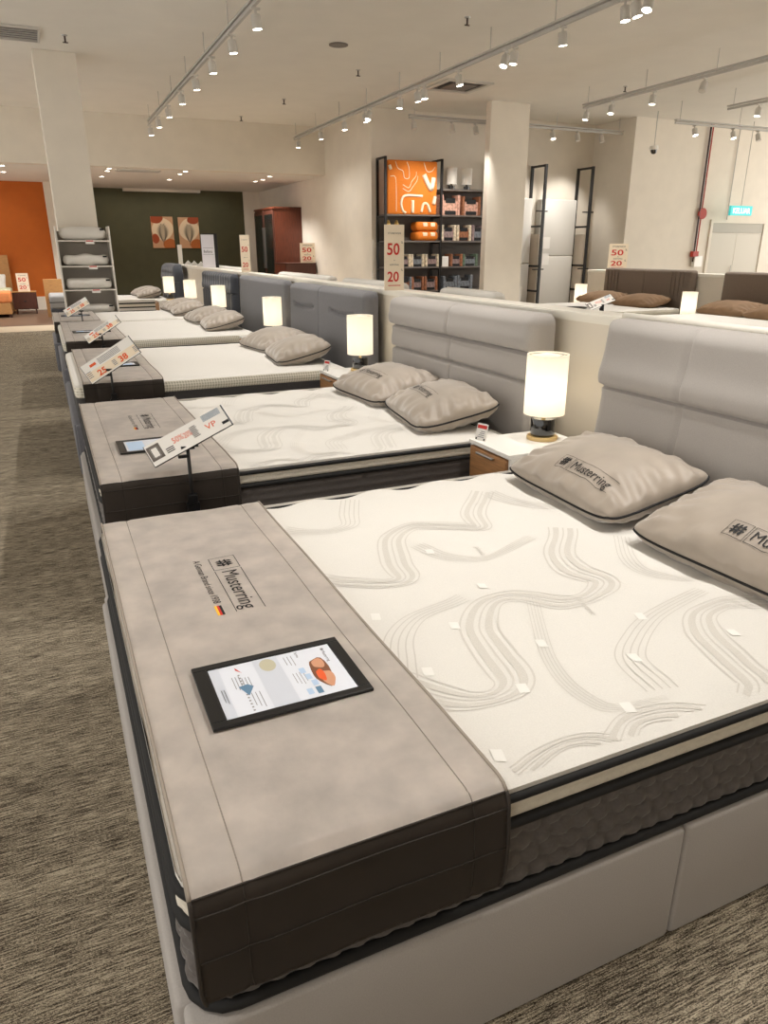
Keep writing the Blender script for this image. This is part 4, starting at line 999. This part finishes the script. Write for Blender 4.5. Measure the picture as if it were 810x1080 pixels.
def spots(x, ys, z, what, aim, far_first=True, lit=None):
    kinds = {}
    for i, y in enumerate(sorted(ys, reverse=True)):
        on = lit is None or lit[i]; tl, az = aim[i % len(aim)]
        spotlight(ORD[i]+' spotlight from the far end of the '+what, (x, y, z-.04), tl, az, on)
SL = []
spots(2.5, [8.84, 9.95, 11.12, 12.3, 13.53, 14.91, 16.17, 17.3], 4.08, 'left ceiling track', [(R(6), pi)])
spots(6.0, [18.1, 16.57, 15.15, 14.08, 13.85, 12.53, 11.89, 11.65, 10.56, 9.31, 9.11, 8.11, 7.06, 6.9, 6.7], ZT, 'middle ceiling track', [(R(5), 0), (R(8), pi), (R(8), 2), (R(14), 2.4), (R(20), .4)])
spots(9.7, [12.2, 11.51, 10.5, 9.43], ZT, 'right ceiling track', [(R(8), 0), (R(12), .5), (R(5), 0), (R(25), .3)], lit=[1, 1, 1, 0])
spots(12.3, [10.6], ZT, 'track at the right edge', [(R(6), 0)])
def spots_x(y, xs, z, what, lit):
    for i, x in enumerate(sorted(xs)): spotlight(ORD[i]+' spotlight from the left on the '+what, (x, y, z-.04), R(20), pi/2, lit[i])
spots_x(12.5, [12.75, 13.85, 14.6], 4.03, 'cross track before the grey door', [1, 1, 0])
spots_x(14.62, [7.3, 8.19, 8.76, 10.74, 11.42, 12.1], 4.11, 'cross track before the shelving', [0, 0, 0, 1, 0, 0])
DN = [(1.75, 18.95, 'nearest recessed downlight of three left of the ceiling vent'), (1.75, 19.56, 'middle recessed downlight of three left of the ceiling vent'), (1.74, 21.09, 'farthest recessed downlight of three left of the ceiling vent'), (3.45, 18.95, 'nearest recessed downlight right of the ceiling vent'), (3.44, 19.67, 'middle recessed downlight right of the ceiling vent'), (3.44, 21.33, 'farthest recessed downlight right of the ceiling vent'), (5.63, 19.42, 'nearest recessed downlight before the wardrobe'), (5.71, 20.36, 'middle recessed downlight before the wardrobe'), (5.67, 20.95, 'farthest recessed downlight before the wardrobe'), (-.45, 19.27, 'nearer recessed downlight before the orange wall'), (-.48, 20.79, 'farther recessed downlight before the orange wall')]
for x, y, l in DN:
    o = thing('downlight', l, 'downlight', (x, y, 3.36)); obj('trim_ring', lathe(nb(), [(.06, 0), (.085, 0), (.085, -.008), (.06, -.012), (.06, 0)], 24), M_spot, o, 40); obj('lens', lathe(nb(), [(0, -.004), (.06, -.004), (.06, -.006), (0, -.006)], 24), M_lens, o)
def vent(loc, wx, wy, label, slats='x', cassette=False):
    o = thing('air_vent', label, 'air vent', loc)
    fr = .09 if cassette else .03; b = nb()
    box(b, -wx/2, -wy/2, -.03, wx/2, -wy/2+fr, 0, .004); box(b, -wx/2, wy/2-fr, -.03, wx/2, wy/2, 0, .004); box(b, -wx/2, -wy/2+fr, -.03, -wx/2+fr, wy/2-fr, 0, .004); box(b, wx/2-fr, -wy/2+fr, -.03, wx/2, wy/2-fr, 0, .004)
    obj('frame', b, M_spot, o); obj('duct', box(nb(), -wx/2+fr, -wy/2+fr, -.004, wx/2-fr, wy/2-fr, 0), M_darkf, o)
    if cassette: obj('grille', box(nb(), -wx*.27, -wy*.27, -.034, wx*.27, wy*.27, -.005, .006), M_shelf, o)
    else:
        n = 6
        for k in range(n): y = -wy/2+fr+(wy-2*fr)*(k+.5)/n; obj('louvre', box(nb(), -wx/2+fr, y-.02, -.024, wx/2-fr, y+.006, -.01), M_grey, o)
    return o
vent((7.45, 13.1, CZ), .95, .95, 'square ceiling air conditioner cassette before the centre pillar', cassette=True)
vent((2.4, 19.2, 3.36), 1.0, .35, 'slotted air vent in the lower ceiling before the green wall')
vent((-.02, 12.55, CZ), .95, .75, 'ceiling air vent beside the left pillar')
def sprinkler(x, y, l):
    o = thing('sprinkler', l, 'sprinkler', (x, y, CZ)); obj('rose', lathe(nb(), [(0, 0), (.04, 0), (.035, -.012), (0, -.012)], 16), M_steel, o); obj('head', tube(tube(nb(), [(0, 0, 0), (0, 0, -.09)], .012, 8), [(-.035, 0, -.09), (.035, 0, -.09)], .008, 6), M_pipe_d, o)
for x, y, l in ((.77, 12.45, 'ceiling sprinkler beside the left pillar'), (5.48, 9.45, 'ceiling sprinkler left of the middle track, nearest'), (5.3, 12.7, 'ceiling sprinkler left of the middle track, second'), (4.9, 15.6, 'ceiling sprinkler left of the middle track, third'), (4.6, 17.9, 'ceiling sprinkler left of the middle track, farthest'), (10.3, 11.9, 'ceiling sprinkler beside the right track, farther'), (10.5, 8.9, 'ceiling sprinkler beside the right track, nearer')): sprinkler(x, y, l)
tag(obj('ceiling_speaker', lathe(nb(), [(0, 0), (.14, 0), (.14, -.012), (.12, -.016), (0, -.016)], 32), M_shelf, loc=(4.436, 11.36, CZ)), 'round grey ceiling speaker left of the middle track', 'speaker')
# camera dome, alarm pipe and bell, exit sign
t = thing('dome_camera', 'small white dome camera hanging on a thin rod', 'security camera', (12.75, 13.6, CZ))
obj('rod', tube(nb(), [(0, 0, 0), (0, 0, -.68)], .01, 8), M_grey, t); obj('housing', lathe(nb(), [(0, -.67), (.09, -.68), (.1, -.76), (0, -.76)], 20), M_white, t); obj('dome', lathe(nb(), [(.07, -.76), (.066, -.80), (.045, -.835), (0, -.85)], 20), M_gloss, t, True)
t = thing('alarm_pipe', 'red fire pipe with bell running down the right wall', 'pipe', (15.05, 14.24, 0))
obj('pipe', tube(nb(), [(0, 0, 1.30), (0, 0, CZ)], .022, 10), M_pipe_d, t); obj('pipe', tube(nb(), [(.07, 0, 1.4), (.07, 0, CZ)], .016, 10), M_pipe, t)
b = lathe(nb(), [(0, .0), (.13, 0), (.13, -.04), (.08, -.08), (0, -.09)], 24); b.transform(Matrix.Translation((.1, -.02, 2.43)) @ Matrix.Rotation(-pi/2, 4, 'X') @ Matrix.Scale(-1, 4, (0, 0, 1))); obj('bell', b, M_pipe, t, 40)
obj('call_point', box(nb(), -.08, -.06, 1.42, .1, .04, 1.55), M_pipe, t); obj('control_box', box(nb(), 0, -.06, 1.18, .26, .05, 1.44, .006), M_white, t)
t = thing('exit_sign', 'hanging lit cyan exit sign above the grey door', 'exit sign', (15.86, 13.7, 2.375))
obj('sign_case', box(nb(), -.37, .0, 0, .37, .06, .22, .01), M_exit, t); b = nb(); text(b, 'KELUAR', .17, lambda a, q, tt: (a, -.003, .05+q), 'CENTER', xs=.95, bold=.004); obj('sign_letters', b, M_exitw, t)
obj('rod', tube(nb(), [(0, .03, .22), (0, .03, CZ-2.375)], .008, 8), M_grey, t)
tag(obj('wall_conduit', tube(nb(), [(16.05, 14.27, 2.3), (16.05, 14.27, CZ)], .012, 8), M_grey), 'thin grey conduit on the wall above the door', 'conduit')
# ------------------------------------------------------------------ light
def spot(loc, target, e, ang=75, blend=.6, c=(1, .965, .915), size=.05):
    l = bpy.data.lights.new('spot_beam', 'SPOT'); l.energy = e; l.color = c; l.spot_size = R(ang); l.spot_blend = blend; l.shadow_soft_size = size
    o = bpy.data.objects.new('spot_beam', l); COL.objects.link(o); o.location = loc
    o.rotation_euler = (Vector(target)-Vector(loc)).to_track_quat('-Z', 'Y').to_euler(); return o
E = 150
for y in (8.84, 9.95, 11.12, 12.3, 13.53, 14.91, 16.17, 17.3): spot((2.5, y, 3.84), (1.9, y, 0), E*.6)
for y in (7.6, 6.4, 5.2, 4.0, 2.8, 1.7, .7): spot((2.5, y, 3.84), (.55, y+.1, 0), E*(.62 if y < 2 else .5)); spot((2.5, y+.3, 3.84), (2.1, y+.3, 0), E*.16, 60)  # second, unseen beams added to brighten pillows and headboard tops
for y in (18.1, 16.57, 15.15, 14.0, 12.53, 11.7, 10.56, 9.2, 8.11, 6.9, 5.2, 3.6, 2.0): spot((6.0, y, 3.84), (6.4 if int(y*10) % 2 and y < 12 else 5.2, y, 0), E)
for y in (12.2, 11.51, 10.5, 8.4, 7.0, 5.5): spot((9.7, y, 3.84), (9.2, y, 0), E)
for p, q in (((12.3, 10.6, 3.8), (13.5, 12, 0)), ((7.6, 13.6, 3.85), (7.7, 15.3, 1.8)), ((8.3, 13.6, 3.85), (8.4, 15.3, 1.6)), ((10.74, 14.5, 3.9), (10.8, 15.6, 1.5)), ((11.8, 14.5, 3.9), (11.9, 15.7, 1.5)), ): spot(p, q, E*.6)  # the two shelf beams are added to brighten shelving; heads there are unlit

for y, tz in ((1.75, 1.25), (4.1, 1.25), (6.6, 1.2), (9.2, 1.1), (12.0, 1.1)): spot((1.2, y-.1, 3.9), (2.4, y, tz), E*.40, 36, 1)  # spots without fixtures, added to brighten the headboards
for y in (16.3, 17.4): spot((5.2, y, 3.84), (6.83, y, 1.6), E*.25, 90, 1)  # soft fill beams added for the side wall, no fixtures there
for x, y, l in DN: spot((x, y, 3.33), (x, y+.4, 0), E*.75, 110)
for x in (2.2, 3.6, 5.0): spot((x, 23.4, 3.3), (x, 24.95, 1.5), E*.12, 110)  # extra beams added to lift the green wall, no fixtures modelled
spot((-1.2, 21.8, 3.33), (-1.2, 23.4, 1.6), E*.12, 90)  # added beam brightening the orange wall, no lamp of its own
spot((-2.6, 19.5, 3.33), (-2.6, 20.5, 0), E*.6, 90)
for x, y, k in ((-1.6, 1.2, .75), (-2.4, 5.5, .06), (-2.4, 9, .15), (-2.2, 12.5, .4), (-2.0, 15.8, .5)): spot((x, y, 4.0), (x+.7, y, 0), E*k, 80 if y < 2 else 95)  # unseen aisle spots, added to brighten carpet and bounced light
w = bpy.data.worlds.new('store'); SC.world = w; w.use_nodes = True
wn = w.node_tree; wt = wn.nodes.new('ShaderNodeTexCoord'); wx = wn.nodes.new('ShaderNodeSeparateXYZ'); wm = wn.nodes.new('ShaderNodeMapRange')
wn.links.new(wt.outputs['Generated'], wx.inputs[0]); wn.links.new(wx.outputs[0], wm.inputs[0])
wm.inputs[1].default_value = -.6; wm.inputs[2].default_value = .8; wm.inputs[3].default_value = .85; wm.inputs[4].default_value = 2.6
wn.links.new(wm.outputs[0], wn.nodes['Background'].inputs['Strength']); wn.nodes['Background'].inputs['Color'].default_value = lin((255, 251, 244))
# repeats share a group
GR = {'bed': 'display beds', 'mattress': 'mattresses on the display beds', 'bed_runner': 'taupe bed runners', 'pillow': 'pillows on the beds', 'nightstand': 'nightstands beside the beds',
      'table_lamp': 'lit table lamps on the nightstands', 'price_tag': 'small price tags', 'sign_stand': 'price cards on clip-on poles', 'discount_sign': 'fifty percent discount signs', 'display_pillow': 'pillows on the pillow rack',
      'wall_picture': 'abstract canvases on the green wall', 'cushion': 'folded orange cushions', 'display_lamp': 'white lamps on top of the shelving', 'ladder_display': 'black ladder frames', 'upright_mattress': 'white mattress panels on the back wall',
      'track_rail': 'ceiling light tracks', 'track_spotlight': 'spotlights on the ceiling tracks', 'downlight': 'recessed downlights', 'air_vent': 'ceiling air vents', 'sprinkler': 'ceiling sprinklers', 'brochure_frame': 'brochure frames on the bed runners'}
for o in bpy.data.objects:
    if o.parent is None and 'label' in o and 'group' not in o:
        k = o.name.split('.')[0]
        if k in GR: o['group'] = GR[k]
# ------------------------------------------------------------------ camera
cam = bpy.data.cameras.new('camera'); co = bpy.data.objects.new('camera', cam); COL.objects.link(co); SC.camera = co
yaw, pit, rol = R(24.39064), R(20.21177), R(-.11075)
fw = Vector((sin(yaw)*cos(pit), cos(yaw)*cos(pit), -sin(pit))); rt = Vector((cos(yaw), -sin(yaw), 0)); up = rt.cross(fw)
r2 = rt*cos(rol)+up*sin(rol); u2 = -rt*sin(rol)+up*cos(rol)
co.matrix_world = Matrix((( r2.x, u2.x, -fw.x, 0), (r2.y, u2.y, -fw.y, 0), (r2.z, u2.z, -fw.z, 1.63), (0, 0, 0, 1)))
cam.sensor_width = 36; cam.lens = 754.74*36/1080; cam.clip_start = .05
vs = SC.view_settings; SC.display_settings.display_device = 'sRGB'; vs.view_transform = 'Standard'; vs.look = 'None'; vs.gamma = 1; vs.exposure = .56; vs.use_curve_mapping = False
SC.cycles.use_denoising = True
SC.cycles.max_bounces = 6; SC.cycles.sample_clamp_indirect = 4
